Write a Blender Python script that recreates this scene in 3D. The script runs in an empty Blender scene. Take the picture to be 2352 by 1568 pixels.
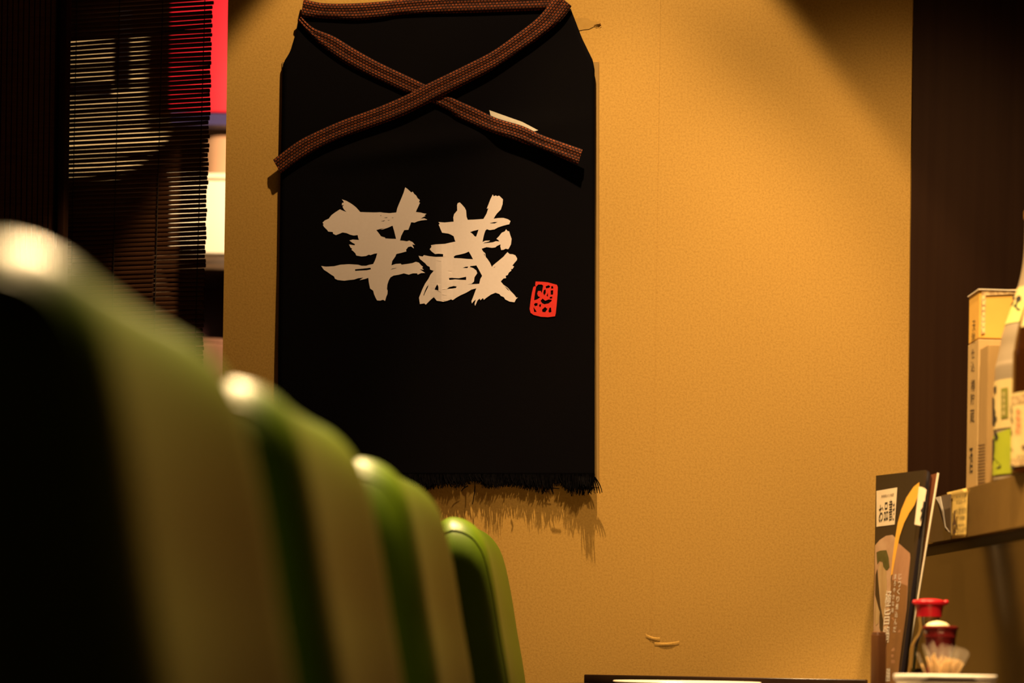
import bpy, bmesh, math, random
from mathutils import Vector, Matrix
R = math.radians
random.seed(7)
scene = bpy.context.scene
COL = scene.collection

# ------------------------------------------------------------------ camera
F = 5100.0                    # focal length in pixels of the 2352 wide frame
VX, VY = 1560.0, 1500.0       # where the axis of the (shifted) lens meets the frame
CAM = Vector((0.0, 0.0, 0.78))
ROLL = 0.014
cs, sn = math.cos(ROLL), math.sin(ROLL)
cam_d = bpy.data.cameras.new('camera')
cam = bpy.data.objects.new('camera', cam_d)
COL.objects.link(cam)
cam.matrix_world = Matrix.Translation(CAM) @ Matrix.Rotation(R(90), 4, 'X') @ Matrix.Rotation(ROLL, 4, 'Z')
cam_d.sensor_width = 36.0
cam_d.lens = F * 36.0 / 2352.0
cam_d.shift_x = (1176 - VX) / 2352.0
cam_d.shift_y = (VY - 784) / 2352.0
cam_d.clip_start = 0.05
cam_d.dof.use_dof = True
cam_d.dof.focus_distance = 3.3
cam_d.dof.aperture_fstop = 2.9
scene.camera = cam

# ------------------------------------------------------------------ world, lamps, exposure
vs = scene.view_settings
scene.display_settings.display_device = 'sRGB'
vs.view_transform = 'Standard'
vs.look = 'None'
vs.gamma = 1.0
vs.use_curve_mapping = False
vs.exposure = 0.0
world = bpy.data.worlds.new('world')
scene.world = world
world.use_nodes = True
world.node_tree.nodes['Background'].inputs[0].default_value = (0.9, 0.5, 0.24, 1)
world.node_tree.nodes['Background'].inputs[1].default_value = 0.016

WARM = (1.0, 0.66, 0.32)
def spot(name, loc, target, power, half, blend, size=0.012, color=WARM):
    d = bpy.data.lights.new(name, 'SPOT')
    d.energy = power; d.color = color; d.spot_size = R(half * 2); d.spot_blend = blend
    d.shadow_soft_size = size
    o = bpy.data.objects.new(name, d); COL.objects.link(o)
    o.location = loc
    o.rotation_euler = (Vector(target) - Vector(loc)).to_track_quat('-Z', 'Y').to_euler()
    return o
def bulb(name, loc, power, size=0.05, color=WARM):
    d = bpy.data.lights.new(name, 'POINT')
    d.energy = power; d.color = color; d.shadow_soft_size = size
    o = bpy.data.objects.new(name, d); COL.objects.link(o)
    o.location = loc
    return o
CEIL = 2.64
LAMP = (-0.25, 3.05, 2.58)        # reflector lamp in the ceiling close to the wall: spill, beam and hot core
spot('wall_downlight_spill', LAMP, (-0.25, 3.05, 0.0), 84, 34.2, 0.13, 0.012)
spot('wall_downlight_beam', LAMP, (0.16, 3.07, 0.0), 110, 23.5, 0.45, 0.012)
spot('wall_downlight_core', LAMP, (-0.22, 3.07, 0.0), 62, 20, 1.0, 0.012)
spot('wall_fill', (0.70, 2.45, 2.58), (0.17, 3.4, 0.90), 130, 20, 1.0, 0.05)  # added fill that evens out the wall brightness, not a known fixture
spot('chair_downlight', (-0.52, 3.02, 2.58), (-0.30, 2.02, 0.95), 560, 34, 0.5, 0.14)
spot('near_chair_downlight', (-0.52, 1.95, 2.58), (-0.30, 1.50, 0.95), 380, 23, 0.4, 0.12)
spot('counter_downlight', (0.28, 1.90, 2.58), (0.35, 2.78, 0.88), 330, 14.5, 0.6, 0.03)
spot('kitchen_lamp', (-0.50, 3.80, 1.80), (-1.00, 4.42, 1.72), 62, 42, 0.5, 0.06, (1.0, 0.74, 0.45))

# ------------------------------------------------------------------ helpers
WALL = 3.40
def P(px, py, Y):
    u, v = px - VX, VY - py
    return Vector((Y / F * (u * cs - v * sn), Y, CAM.z + Y / F * (u * sn + v * cs)))
def ray(px, py):
    return P(px, py, 1.0) - CAM
def on_plane(p0, n):
    p0, n = Vector(p0), Vector(n)
    def hit(px, py, eps=0.0):
        d = ray(px, py)
        t = (p0 - CAM).dot(n) / d.dot(n)
        return CAM + d * t - d.normalized() * eps
    return hit
def on_lathe(cx, cy, rad):
    def hit(px, py, eps=0.0):
        d = ray(px, py)
        r = rad(CAM.z + d.z * cy)
        t = cy
        for _ in range(12):
            a = d.x * d.x + d.y * d.y
            b = -2 * (d.x * cx + d.y * cy)
            c = cx * cx + cy * cy - (r + eps) ** 2
            disc = b * b - 4 * a * c
            t = (-b - math.sqrt(disc)) / (2 * a) if disc > 0 else -b / (2 * a)
            r = rad(CAM.z + d.z * t)
        return CAM + d * t
    return hit
def on_bilinear(tl, tr, bl, br, bulge=0.0):
    def S(u, v):
        p = (tl * (1 - u) + tr * u) * (1 - v) + (bl * (1 - u) + br * u) * v
        return p + Vector((-1, 0, 0)) * bulge * 4 * u * (1 - u)
    def hit(px, py, eps=0.0):
        d = ray(px, py); u = v = 0.5
        def g(u, v):
            q = S(u, v) - CAM
            k = q.y
            return Vector((q.x / k - d.x, q.z / k - d.z))
        for _ in range(14):
            f0 = g(u, v); h = 1e-4
            fu = (g(u + h, v) - f0) / h; fv = (g(u, v + h) - f0) / h
            det = fu.x * fv.y - fu.y * fv.x
            if abs(det) < 1e-12: break
            u -= (f0.x * fv.y - f0.y * fv.x) / det
            v -= (fu.x * f0.y - fu.y * f0.x) / det
            u = min(1.3, max(-0.3, u)); v = min(1.3, max(-0.3, v))
        return S(u, v) - d.normalized() * eps
    hit.S = S
    return hit

def link_mesh(name, me, mat, parent=None):
    o = bpy.data.objects.new(name, me)
    COL.objects.link(o)
    if mat is not None:
        for m in (mat if isinstance(mat, (list, tuple)) else [mat]):
            me.materials.append(m)
    if parent is not None:
        o.parent = parent
    return o
def root_loc(o):
    v = Vector((0, 0, 0))
    while o is not None:
        v += o.location; o = o.parent
    return v
def mesh(name, verts, faces, mat, parent=None, smooth=False, uvs=None, mats=None):
    """verts are world coordinates (parents are never rotated when this is used)"""
    off = root_loc(parent) if parent is not None else Vector((0, 0, 0))
    me = bpy.data.meshes.new(name)
    me.from_pydata([tuple(Vector(v) - off) for v in verts], [], faces)
    if uvs is not None:
        ul = me.uv_layers.new(name='UVMap')
        for lp in me.loops:
            ul.data[lp.index].uv = uvs[lp.vertex_index]
    if mats is not None:
        for p, i in zip(me.polygons, mats): p.material_index = i
    bm = bmesh.new(); bm.from_mesh(me)
    bmesh.ops.recalc_face_normals(bm, faces=bm.faces)
    bm.to_mesh(me); bm.free()
    if smooth:
        me.polygons.foreach_set('use_smooth', [True] * len(me.polygons))
    return link_mesh(name, me, mat, parent)
def bm_obj(name, bm, mat, parent=None, smooth=False):
    off = root_loc(parent) if parent is not None else Vector((0, 0, 0))
    bmesh.ops.translate(bm, verts=bm.verts, vec=-off)
    bmesh.ops.recalc_face_normals(bm, faces=bm.faces)
    me = bpy.data.meshes.new(name)
    bm.to_mesh(me); bm.free()
    if smooth:
        me.polygons.foreach_set('use_smooth', [True] * len(me.polygons))
    return link_mesh(name, me, mat, parent)
def smooth_by_angle(o, ang=40):
    me = o.data
    me.polygons.foreach_set('use_smooth', [True] * len(me.polygons))
    bm = bmesh.new(); bm.from_mesh(me)
    for e in bm.edges:
        if len(e.link_faces) == 2 and e.calc_face_angle(0) > R(ang): e.smooth = False
    bm.to_mesh(me); bm.free()
    return o
def add_box(bm, c, s, M=None, bevel=0.0, seg=2):
    r = bmesh.ops.create_cube(bm, size=1.0)
    vv = r['verts']
    for v in vv:
        v.co = Vector((v.co.x * s[0], v.co.y * s[1], v.co.z * s[2]))
    if bevel > 0:
        es = list({e for v in vv for e in v.link_edges})
        b = bmesh.ops.bevel(bm, geom=es, offset=bevel, segments=seg, profile=0.5, affect='EDGES')
        vv = list({v for f in b['faces'] for v in f.verts} | {v for v in vv if v.is_valid})
    T = Matrix.Translation(Vector(c)) @ (M.to_4x4() if M is not None else Matrix.Identity(4))
    bmesh.ops.transform(bm, matrix=T, verts=vv)
    return vv
def box(name, c, s, mat, parent=None, M=None, bevel=0.0, seg=2):
    bm = bmesh.new(); add_box(bm, c, s, M, bevel, seg)
    o = bm_obj(name, bm, mat, parent)
    if bevel > 0: smooth_by_angle(o, 50)
    return o
def prism(name, loop, thick_vec, mat, parent=None):
    n = len(loop); t = Vector(thick_vec)
    vs_ = [Vector(p) for p in loop] + [Vector(p) + t for p in loop]
    fs = [list(range(n)), list(range(2 * n - 1, n - 1, -1))]
    for i in range(n):
        j = (i + 1) % n
        fs.append([i, j, n + j, n + i])
    return mesh(name, vs_, fs, mat, parent)
def lathe(name, c, prof, mat, parent=None, seg=40, close=True, M=None):
    """prof: list of (r, z) from the bottom up, relative to c"""
    vs_, fs = [], []
    c = Vector(c)
    for (r, z) in prof:
        for k in range(seg):
            a = 2 * math.pi * k / seg
            q = Vector((r * math.cos(a), r * math.sin(a), z))
            vs_.append(c + (M @ q if M is not None else q))
    for i in range(len(prof) - 1):
        for k in range(seg):
            k2 = (k + 1) % seg
            fs.append([i * seg + k, i * seg + k2, (i + 1) * seg + k2, (i + 1) * seg + k])
    if close:
        fs.append(list(range(seg))[::-1])
        fs.append([(len(prof) - 1) * seg + k for k in range(seg)])
    o = mesh(name, vs_, fs, mat, parent)
    return smooth_by_angle(o, 35)
def tube(bm, pts, r0, r1=None, seg=6):
    pts = [Vector(p) for p in pts]; r1 = r0 if r1 is None else r1
    rings = []
    for i, p in enumerate(pts):
        d = (pts[min(i + 1, len(pts) - 1)] - pts[max(i - 1, 0)]).normalized()
        a = d.cross(Vector((0, 0, 1)))
        if a.length < 1e-4: a = d.cross(Vector((1, 0, 0)))
        a.normalize(); b = d.cross(a)
        r = r0 + (r1 - r0) * i / (len(pts) - 1)
        rings.append([bm.verts.new(p + (a * math.cos(2 * math.pi * k / seg) + b * math.sin(2 * math.pi * k / seg)) * r) for k in range(seg)])
    for i in range(len(rings) - 1):
        for k in range(seg):
            k2 = (k + 1) % seg
            bm.faces.new([rings[i][k], rings[i][k2], rings[i + 1][k2], rings[i + 1][k]])
    bm.faces.new(rings[0][::-1]); bm.faces.new(rings[-1])
def tag(o, label, cat, group=None, kind=None):
    if label: o['label'] = label
    if cat: o['category'] = cat
    if group: o['group'] = group
    if kind: o['kind'] = kind
    return o
def thing(name, loc, label, cat, group=None, rz=0.0):
    o = bpy.data.objects.new(name, None)
    COL.objects.link(o)
    o.location = loc; o.rotation_euler = (0, 0, rz)
    o.empty_display_size = 0.05
    return tag(o, label, cat, group)
def structure(o):
    o['kind'] = 'structure'; return o
def resample(pl, n):
    pl = [Vector((p[0], p[1])) for p in pl]
    # smooth by Catmull-Rom, then resample evenly
    dense = []
    for i in range(len(pl) - 1):
        p0 = pl[max(i - 1, 0)]; p1 = pl[i]; p2 = pl[i + 1]; p3 = pl[min(i + 2, len(pl) - 1)]
        for k in range(12):
            t = k / 12
            dense.append(0.5 * ((2 * p1) + (p2 - p0) * t + (2 * p0 - 5 * p1 + 4 * p2 - p3) * t * t + (3 * p1 - p0 - 3 * p2 + p3) * t ** 3))
    dense.append(pl[-1])
    L = [0.0]
    for i in range(1, len(dense)): L.append(L[-1] + (dense[i] - dense[i - 1]).length)
    out = []; j = 0
    for k in range(n):
        s = L[-1] * k / (n - 1)
        while j < len(L) - 2 and L[j + 1] < s: j += 1
        t = (s - L[j]) / max(1e-9, L[j + 1] - L[j])
        out.append(dense[j].lerp(dense[j + 1], min(1, max(0, t))))
    return out
def fill2d(loops, holes=()):
    """filled flat shape (x, -y) -> bmesh with holes cut"""
    cu = bpy.data.curves.new('outline', 'CURVE')
    cu.dimensions = '2D'; cu.fill_mode = 'BOTH'
    for lp in list(loops) + list(holes):
        s = cu.splines.new('POLY'); s.points.add(len(lp) - 1)
        for p, q in zip(s.points, lp): p.co = (q[0], -q[1], 0, 1)
        s.use_cyclic_u = True
    o = bpy.data.objects.new('outline', cu); COL.objects.link(o)
    dg = bpy.context.evaluated_depsgraph_get()
    me = bpy.data.meshes.new_from_object(o.evaluated_get(dg))
    bm = bmesh.new(); bm.from_mesh(me)
    bpy.data.objects.remove(o); bpy.data.curves.remove(cu); bpy.data.meshes.remove(me)
    bmesh.ops.remove_doubles(bm, verts=bm.verts, dist=1e-5)
    return bm
def text2d(s):
    """text as a flat filled bmesh inside the unit square (x right, y down)"""
    cu = bpy.data.curves.new('text', 'FONT'); cu.body = s; cu.size = 1.0
    cu.resolution_u = 3; cu.align_x = 'CENTER'; cu.space_line = 0.95
    o = bpy.data.objects.new('text', cu); COL.objects.link(o)
    dg = bpy.context.evaluated_depsgraph_get()
    me = bpy.data.meshes.new_from_object(o.evaluated_get(dg))
    bm = bmesh.new(); bm.from_mesh(me)
    bpy.data.objects.remove(o); bpy.data.curves.remove(cu); bpy.data.meshes.remove(me)
    bmesh.ops.remove_doubles(bm, verts=bm.verts, dist=1e-5)
    xs = [v.co.x for v in bm.verts]; ys = [v.co.y for v in bm.verts]
    x0, x1, y0, y1 = min(xs), max(xs), min(ys), max(ys)
    for v in bm.verts:
        v.co = Vector(((v.co.x - x0) / max(1e-6, x1 - x0), 1 - (v.co.y - y0) / max(1e-6, y1 - y0), 0))
    return bm
def cut_grid(bm, step, off=0.0):
    xs = [v.co.x for v in bm.verts]; ys = [v.co.y for v in bm.verts]
    for ax, lo, hi in ((0, min(xs), max(xs)), (1, min(ys), max(ys))):
        k = math.floor(lo / step) + 1
        while k * step < hi:
            co = Vector((0, 0, 0)); co[ax] = k * step
            no = Vector((0, 0, 0)); no[ax] = 1
            bmesh.ops.bisect_plane(bm, geom=bm.verts[:] + bm.edges[:] + bm.faces[:], plane_co=co, plane_no=no, dist=1e-4)
            k += 1
def print_shape(name, loops, holes, hit, mat, parent, eps=0.0007, step=0, label=None):
    bm = fill2d(loops, holes)
    if step: cut_grid(bm, step)
    for v in bm.verts: v.co = hit(v.co.x, -v.co.y, eps)
    o = bm_obj(name, bm, mat, parent)
    if label: o['label'] = label
    return o
def print_text(name, s, quad, hit, mat, parent, eps=0.0009):
    """quad: TL, TR, BR, BL in pixels of the photograph, laid on the surface 'hit'"""
    bm = text2d(s)
    tl, tr, br, bl = [Vector(q) for q in quad]
    for v in bm.verts:
        a, b = v.co.x, v.co.y
        q = (tl * (1 - a) + tr * a) * (1 - b) + (bl * (1 - a) + br * a) * b
        v.co = hit(q.x, q.y, eps)
    return bm_obj(name, bm, mat, parent)

# ------------------------------------------------------------------ materials
def mat(name, col, rough=0.6, spec=0.5, metal=0.0, noise=None, bump=None, trans=0.0, ior=1.45, emit=None, coat=0.0, sheen=0.0, alpha=1.0):
    m = bpy.data.materials.new(name); m.use_nodes = True
    nt = m.node_tree; b = nt.nodes['Principled BSDF']
    b.inputs['Base Color'].default_value = (*col, 1)
    b.inputs['Roughness'].default_value = rough
    b.inputs['Specular IOR Level'].default_value = spec
    b.inputs['Metallic'].default_value = metal
    b.inputs['Transmission Weight'].default_value = trans
    b.inputs['IOR'].default_value = ior
    b.inputs['Coat Weight'].default_value = coat
    b.inputs['Sheen Weight'].default_value = sheen
    b.inputs['Alpha'].default_value = alpha
    if emit:
        b.inputs['Emission Color'].default_value = (*emit[0], 1)
        b.inputs['Emission Strength'].default_value = emit[1]
    tc = nt.nodes.new('ShaderNodeTexCoord')
    def tex(scale, detail, stretch):
        mp = nt.nodes.new('ShaderNodeMapping'); mp.inputs['Scale'].default_value = stretch
        nt.links.new(tc.outputs['Object'], mp.inputs[0])
        n = nt.nodes.new('ShaderNodeTexNoise'); n.inputs['Scale'].default_value = scale; n.inputs['Detail'].default_value = detail
        nt.links.new(mp.outputs[0], n.inputs['Vector'])
        return n
    if noise:   # (scale, amount, stretch, second colour)
        n = tex(noise[0], 4, noise[2])
        cr = nt.nodes.new('ShaderNodeValToRGB')
        cr.color_ramp.elements[0].position = 0.5 - noise[1]; cr.color_ramp.elements[1].position = 0.5 + noise[1]
        cr.color_ramp.elements[0].color = (*col, 1); cr.color_ramp.elements[1].color = (*noise[3], 1)
        nt.links.new(n.outputs[0], cr.inputs[0]); nt.links.new(cr.outputs[0], b.inputs['Base Color'])
    if bump:    # (scale, strength, stretch, distance)
        n2 = tex(bump[0], 5, bump[2])
        bp = nt.nodes.new('ShaderNodeBump'); bp.inputs['Strength'].default_value = bump[1]; bp.inputs['Distance'].default_value = bump[3]
        nt.links.new(n2.outputs[0], bp.inputs['Height']); nt.links.new(bp.outputs[0], b.inputs['Normal'])
    return m
ONE = (1, 1, 1)
def wall_material():
    m = mat('tan_wallpaper', (0.64, 0.385, 0.095), 0.85, 0.2, noise=(2.2, 0.28, ONE, (0.60, 0.35, 0.082)), bump=(420, 0.16, ONE, 0.0008))
    nt = m.node_tree; b = nt.nodes['Principled BSDF']
    # fine mottled fibres of the paper over the large tone
    old = b.inputs['Base Color'].links[0].from_socket
    tc = [n for n in nt.nodes if n.type == 'TEX_COORD'][0]
    n = nt.nodes.new('ShaderNodeTexNoise'); n.inputs['Scale'].default_value = 300; n.inputs['Detail'].default_value = 6; n.inputs['Roughness'].default_value = 0.75
    nt.links.new(tc.outputs['Object'], n.inputs['Vector'])
    cr = nt.nodes.new('ShaderNodeValToRGB')
    cr.color_ramp.elements[0].position = 0.30; cr.color_ramp.elements[0].color = (0.76, 0.72, 0.62, 1)
    cr.color_ramp.elements[1].position = 0.56; cr.color_ramp.elements[1].color = (1, 1, 1, 1)
    nt.links.new(n.outputs[0], cr.inputs[0])
    mx = nt.nodes.new('ShaderNodeMix'); mx.data_type = 'RGBA'; mx.blend_type = 'MULTIPLY'; mx.inputs[0].default_value = 1.0
    nt.links.new(old, mx.inputs[6]); nt.links.new(cr.outputs[0], mx.inputs[7]); nt.links.new(mx.outputs[2], b.inputs['Base Color'])
    return m
M_wall = wall_material()
M_sheet = mat('backing_paper', (0.40, 0.245, 0.075), 0.85, 0.2, noise=(60, 0.3, ONE, (0.36, 0.22, 0.068)))
M_darkwood = mat('dark_stained_wood', (0.034, 0.0135, 0.0045), 0.55, 0.12, noise=(3.0, 0.3, (26, 26, 0.6), (0.024, 0.0080, 0.0024)), bump=(3.0, 0.10, (60, 60, 1.2), 0.001))
M_floor = mat('dark_floor', (0.05, 0.03, 0.02), 0.5, noise=(6, 0.2, ONE, (0.03, 0.018, 0.012)))
M_ceil = mat('ceiling_plaster', (0.10, 0.065, 0.04), 0.9, 0.2, noise=(8, 0.3, ONE, (0.085, 0.055, 0.035)))
M_black = mat('black_cotton', (0.0030, 0.0026, 0.0040), 0.95, 0.03, noise=(5, 0.3, ONE, (0.0042, 0.0034, 0.0036)), bump=(900, 0.25, ONE, 0.0006), sheen=0.0)
M_ink = mat('white_fabric_ink', (0.92, 0.81, 0.80), 0.9, 0.15, noise=(300, 0.3, ONE, (0.88, 0.77, 0.75)))
M_redink = mat('red_fabric_ink', (0.80, 0.045, 0.035), 0.85, 0.15, noise=(300, 0.3, ONE, (0.72, 0.04, 0.03)))
M_thread = mat('black_thread', (0.002, 0.0017, 0.0022), 1.0, 0.0, noise=(200, 0.3, ONE, (0.005, 0.0045, 0.005)))
def strap_material():
    m = bpy.data.materials.new('woven_rust_band'); m.use_nodes = True
    nt = m.node_tree; b = nt.nodes['Principled BSDF']
    b.inputs['Roughness'].default_value = 0.85; b.inputs['Specular IOR Level'].default_value = 0.2
    uv = nt.nodes.new('ShaderNodeUVMap'); uv.uv_map = 'UVMap'
    br = nt.nodes.new('ShaderNodeTexBrick')
    br.offset = 0.5; br.inputs['Scale'].default_value = 1.0
    br.inputs['Brick Width'].default_value = 0.0052; br.inputs['Row Height'].default_value = 0.0041
    br.inputs['Mortar Size'].default_value = 0.0011; br.inputs['Mortar Smooth'].default_value = 0.6; br.inputs['Bias'].default_value = -0.2
    br.inputs['Color1'].default_value = (0.185, 0.042, 0.007, 1); br.inputs['Color2'].default_value = (0.070, 0.016, 0.004, 1)
    br.inputs['Mortar'].default_value = (0.008, 0.002, 0.0015, 1)
    nt.links.new(uv.outputs[0], br.inputs['Vector'])
    n = nt.nodes.new('ShaderNodeTexNoise'); n.inputs['Scale'].default_value = 900
    nt.links.new(uv.outputs[0], n.inputs['Vector'])
    cr = nt.nodes.new('ShaderNodeValToRGB'); cr.color_ramp.elements[0].position = 0.35; cr.color_ramp.elements[0].color = (0.45, 0.4, 0.4, 1)
    cr.color_ramp.elements[1].position = 0.68; cr.color_ramp.elements[1].color = (1.7, 1.5, 1.3, 1)
    nt.links.new(n.outputs[0], cr.inputs[0])
    mx = nt.nodes.new('ShaderNodeMix'); mx.data_type = 'RGBA'; mx.blend_type = 'MULTIPLY'; mx.inputs[0].default_value = 1.0
    nt.links.new(br.outputs[0], mx.inputs[6]); nt.links.new(cr.outputs[0], mx.inputs[7]); nt.links.new(mx.outputs[2], b.inputs['Base Color'])
    bp = nt.nodes.new('ShaderNodeBump'); bp.inputs['Strength'].default_value = 0.6; bp.inputs['Distance'].default_value = 0.001; bp.invert = True
    nt.links.new(br.outputs['Fac'], bp.inputs['Height']); nt.links.new(bp.outputs[0], b.inputs['Normal'])
    return m
M_strap = strap_material()
M_vinyl = mat('green_vinyl', (0.092, 0.158, 0.002), 0.42, 0.36, noise=(14, 0.25, ONE, (0.074, 0.132, 0.0016)), bump=(260, 0.12, ONE, 0.0006))
M_piping = mat('green_piping', (0.092, 0.158, 0.002), 0.42, 0.5, noise=(30, 0.3, ONE, (0.080, 0.14, 0.002)))
M_leg = mat('chair_leg_wood', (0.035, 0.016, 0.008), 0.45, noise=(4, 0.25, (20, 20, 1), (0.02, 0.009, 0.005)))
M_reed = mat('dark_reed', (0.170, 0.070, 0.032), 0.45, 0.5, noise=(7, 0.25, (3, 3, 60), (0.10, 0.042, 0.02)))
M_cord = mat('blind_cord', (0.05, 0.03, 0.015), 0.8, noise=(90, 0.3, ONE, (0.03, 0.018, 0.01)))
M_counter = mat('lacquered_counter', (0.030, 0.014, 0.008), 0.25, 0.5, noise=(3, 0.2, (1, 20, 20), (0.018, 0.009, 0.005)))
M_ledge = mat('olive_laminate', (0.150, 0.085, 0.018), 0.5, 0.25, noise=(60, 0.3, ONE, (0.125, 0.070, 0.014)))
M_panel = mat('glossy_olive_panel', (0.022, 0.0125, 0.003), 0.14, 0.28, noise=(40, 0.3, ONE, (0.018, 0.010, 0.0025)))
M_gap = mat('shadow_gap_black', (0.010, 0.006, 0.004), 0.6, noise=(20, 0.3, ONE, (0.014, 0.008, 0.005)))
M_card = mat('cream_carton', (0.50, 0.34, 0.14), 0.6, 0.3, noise=(50, 0.3, ONE, (0.45, 0.30, 0.12)))
M_cardface = mat('gold_carton_panel', (0.74, 0.43, 0.085), 0.5, 0.3, noise=(40, 0.3, ONE, (0.66, 0.38, 0.075)))
M_border = mat('carton_border_print', (0.34, 0.21, 0.08), 0.6, noise=(160, 0.12, ONE, (0.66, 0.48, 0.22)))
M_kraft = mat('kraft_carton', (0.42, 0.27, 0.10), 0.75, 0.2, noise=(45, 0.3, (1, 1, 0.3), (0.35, 0.22, 0.08)))
M_brown_ink = mat('brown_print', (0.075, 0.035, 0.010), 0.7, noise=(200, 0.3, ONE, (0.11, 0.055, 0.018)))
M_blackink = mat('black_print', (0.012, 0.010, 0.008), 0.7, noise=(200, 0.3, ONE, (0.02, 0.016, 0.012)))
M_whiteink = mat('white_print', (0.80, 0.74, 0.62), 0.7, noise=(200, 0.3, ONE, (0.70, 0.64, 0.54)))
M_redprint = mat('red_print', (0.70, 0.14, 0.05), 0.7, noise=(200, 0.3, ONE, (0.62, 0.12, 0.05)))
M_frost = mat('frosted_glass', (0.44, 0.34, 0.21), 0.45, 0.5, noise=(30, 0.3, ONE, (0.40, 0.31, 0.19)), trans=0.25)
M_brownglass = mat('brown_glass', (0.10, 0.030, 0.006), 0.08, 0.5, noise=(12, 0.3, ONE, (0.08, 0.024, 0.005)), trans=0.6)
M_labelcream = mat('cream_label', (0.70, 0.54, 0.22), 0.6, noise=(60, 0.3, ONE, (0.64, 0.49, 0.19)))
M_labelgreen = mat('lime_label', (0.40, 0.45, 0.02), 0.55, noise=(25, 0.3, ONE, (0.32, 0.38, 0.02)))
M_labelfade = mat('pale_lime_label', (0.62, 0.58, 0.20), 0.55, noise=(25, 0.3, ONE, (0.52, 0.52, 0.12)))
M_olivebox = mat('olive_print', (0.25, 0.24, 0.03), 0.6, noise=(60, 0.3, ONE, (0.21, 0.20, 0.03)))
M_capgold = mat('gold_cap', (0.45, 0.24, 0.07), 0.35, metal=0.6, noise=(30, 0.3, ONE, (0.38, 0.2, 0.06)))
M_tagpaper = mat('yellow_tag_paper', (0.84, 0.60, 0.17), 0.65, noise=(60, 0.3, ONE, (0.78, 0.54, 0.14)))
M_menudark = mat('menu_cover_print', (0.034, 0.023, 0.011), 0.4, 0.35, noise=(9, 0.3, ONE, (0.027, 0.018, 0.009)))
M_menublack = mat('menu_spine_black', (0.010, 0.008, 0.010), 0.3, 0.4, noise=(20, 0.3, ONE, (0.014, 0.010, 0.012)))
M_menuwhite = mat('menu_white_label', (0.80, 0.66, 0.44), 0.5, noise=(60, 0.3, ONE, (0.74, 0.60, 0.40)))
M_blade = mat('menu_orange_print', (0.86, 0.46, 0.06), 0.45, noise=(20, 0.3, ONE, (0.80, 0.40, 0.05)))
M_food = mat('menu_food_print', (0.50, 0.27, 0.15), 0.45, noise=(14, 0.2, (1, 1, 0.5), (0.22, 0.10, 0.05)))
M_foodpale = mat('menu_pale_food_print', (0.62, 0.42, 0.26), 0.45, noise=(18, 0.22, ONE, (0.34, 0.18, 0.09)))
M_foodgreen = mat('menu_green_print', (0.055, 0.060, 0.012), 0.45, noise=(60, 0.2, ONE, (0.11, 0.10, 0.03)))
M_foodlow = mat('menu_brown_print', (0.26, 0.12, 0.04), 0.45, noise=(16, 0.22, (1, 1, 0.35), (0.15, 0.07, 0.025)))
M_leek = mat('menu_leek_print', (0.55, 0.40, 0.20), 0.45, noise=(20, 0.22, (4, 4, 0.5), (0.36, 0.22, 0.09)))
M_maroon = mat('maroon_card', (0.17, 0.035, 0.022), 0.35, noise=(14, 0.3, ONE, (0.13, 0.025, 0.016)))
M_edge = mat('white_card_edge', (0.82, 0.72, 0.52), 0.6, noise=(60, 0.3, ONE, (0.76, 0.66, 0.47)))
M_brownbox = mat('brown_lacquer_wood', (0.115, 0.045, 0.014), 0.35, 0.5, noise=(5, 0.25, (14, 14, 1), (0.07, 0.026, 0.009)))
M_redcap = mat('red_plastic', (0.55, 0.012, 0.022), 0.32, 0.5, noise=(30, 0.3, ONE, (0.50, 0.010, 0.02)))
M_clear = mat('clear_glass', (0.95, 0.93, 0.88), 0.03, 0.5, trans=1.0, ior=1.45, noise=(20, 0.3, ONE, (0.93, 0.91, 0.86)))
M_soy = mat('soy_sauce', (0.020, 0.008, 0.004), 0.1, 0.5, noise=(20, 0.3, ONE, (0.016, 0.006, 0.003)))
M_maroonlac = mat('maroon_lacquer', (0.19, 0.011, 0.012), 0.22, 0.5, noise=(9, 0.25, ONE, (0.09, 0.007, 0.007)), coat=0.4)
M_cream = mat('cream_plastic', (0.82, 0.72, 0.42), 0.5, noise=(40, 0.3, ONE, (0.78, 0.67, 0.38)))
M_pick = mat('bamboo_pick', (0.78, 0.46, 0.12), 0.6, noise=(40, 0.3, (3, 3, 0.4), (0.60, 0.36, 0.11)))
M_wrap = mat('clear_wrapper', (0.80, 0.70, 0.55), 0.3, 0.5, noise=(80, 0.3, ONE, (0.7, 0.6, 0.45)), alpha=0.11)
M_white = mat('white_melamine', (0.86, 0.80, 0.68), 0.28, 0.5, noise=(25, 0.3, ONE, (0.83, 0.77, 0.65)))
M_grey = mat('grey_melamine', (0.165, 0.130, 0.095), 0.5, noise=(30, 0.3, ONE, (0.15, 0.115, 0.085)))
M_redboard = mat('red_signboard', (0.50, 0.008, 0.022), 0.5, noise=(18, 0.3, ONE, (0.64, 0.009, 0.03)))
M_navy = mat('navy_strip', (0.05, 0.035, 0.13), 0.5, noise=(30, 0.3, ONE, (0.04, 0.03, 0.10)))
M_salmon = mat('beige_enamel', (0.62, 0.36, 0.21), 0.25, 0.5, noise=(16, 0.3, ONE, (0.56, 0.31, 0.18)))
M_jar = mat('pinkish_jar_glass', (0.26, 0.13, 0.085), 0.12, 0.6, noise=(30, 0.2, (1, 1, 0.4), (0.17, 0.08, 0.05)))
M_fridge = mat('white_enamel', (0.90, 0.78, 0.58), 0.4, 0.4, noise=(16, 0.3, ONE, (0.88, 0.76, 0.56)))
M_shelf = mat('shelf_wood', (0.10, 0.055, 0.025), 0.5, noise=(8, 0.2, (2, 2, 20), (0.03, 0.016, 0.008)))
M_dkmaroon = mat('dark_maroon_panel', (0.06, 0.006, 0.012), 0.5, noise=(16, 0.3, ONE, (0.045, 0.005, 0.009)))
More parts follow.
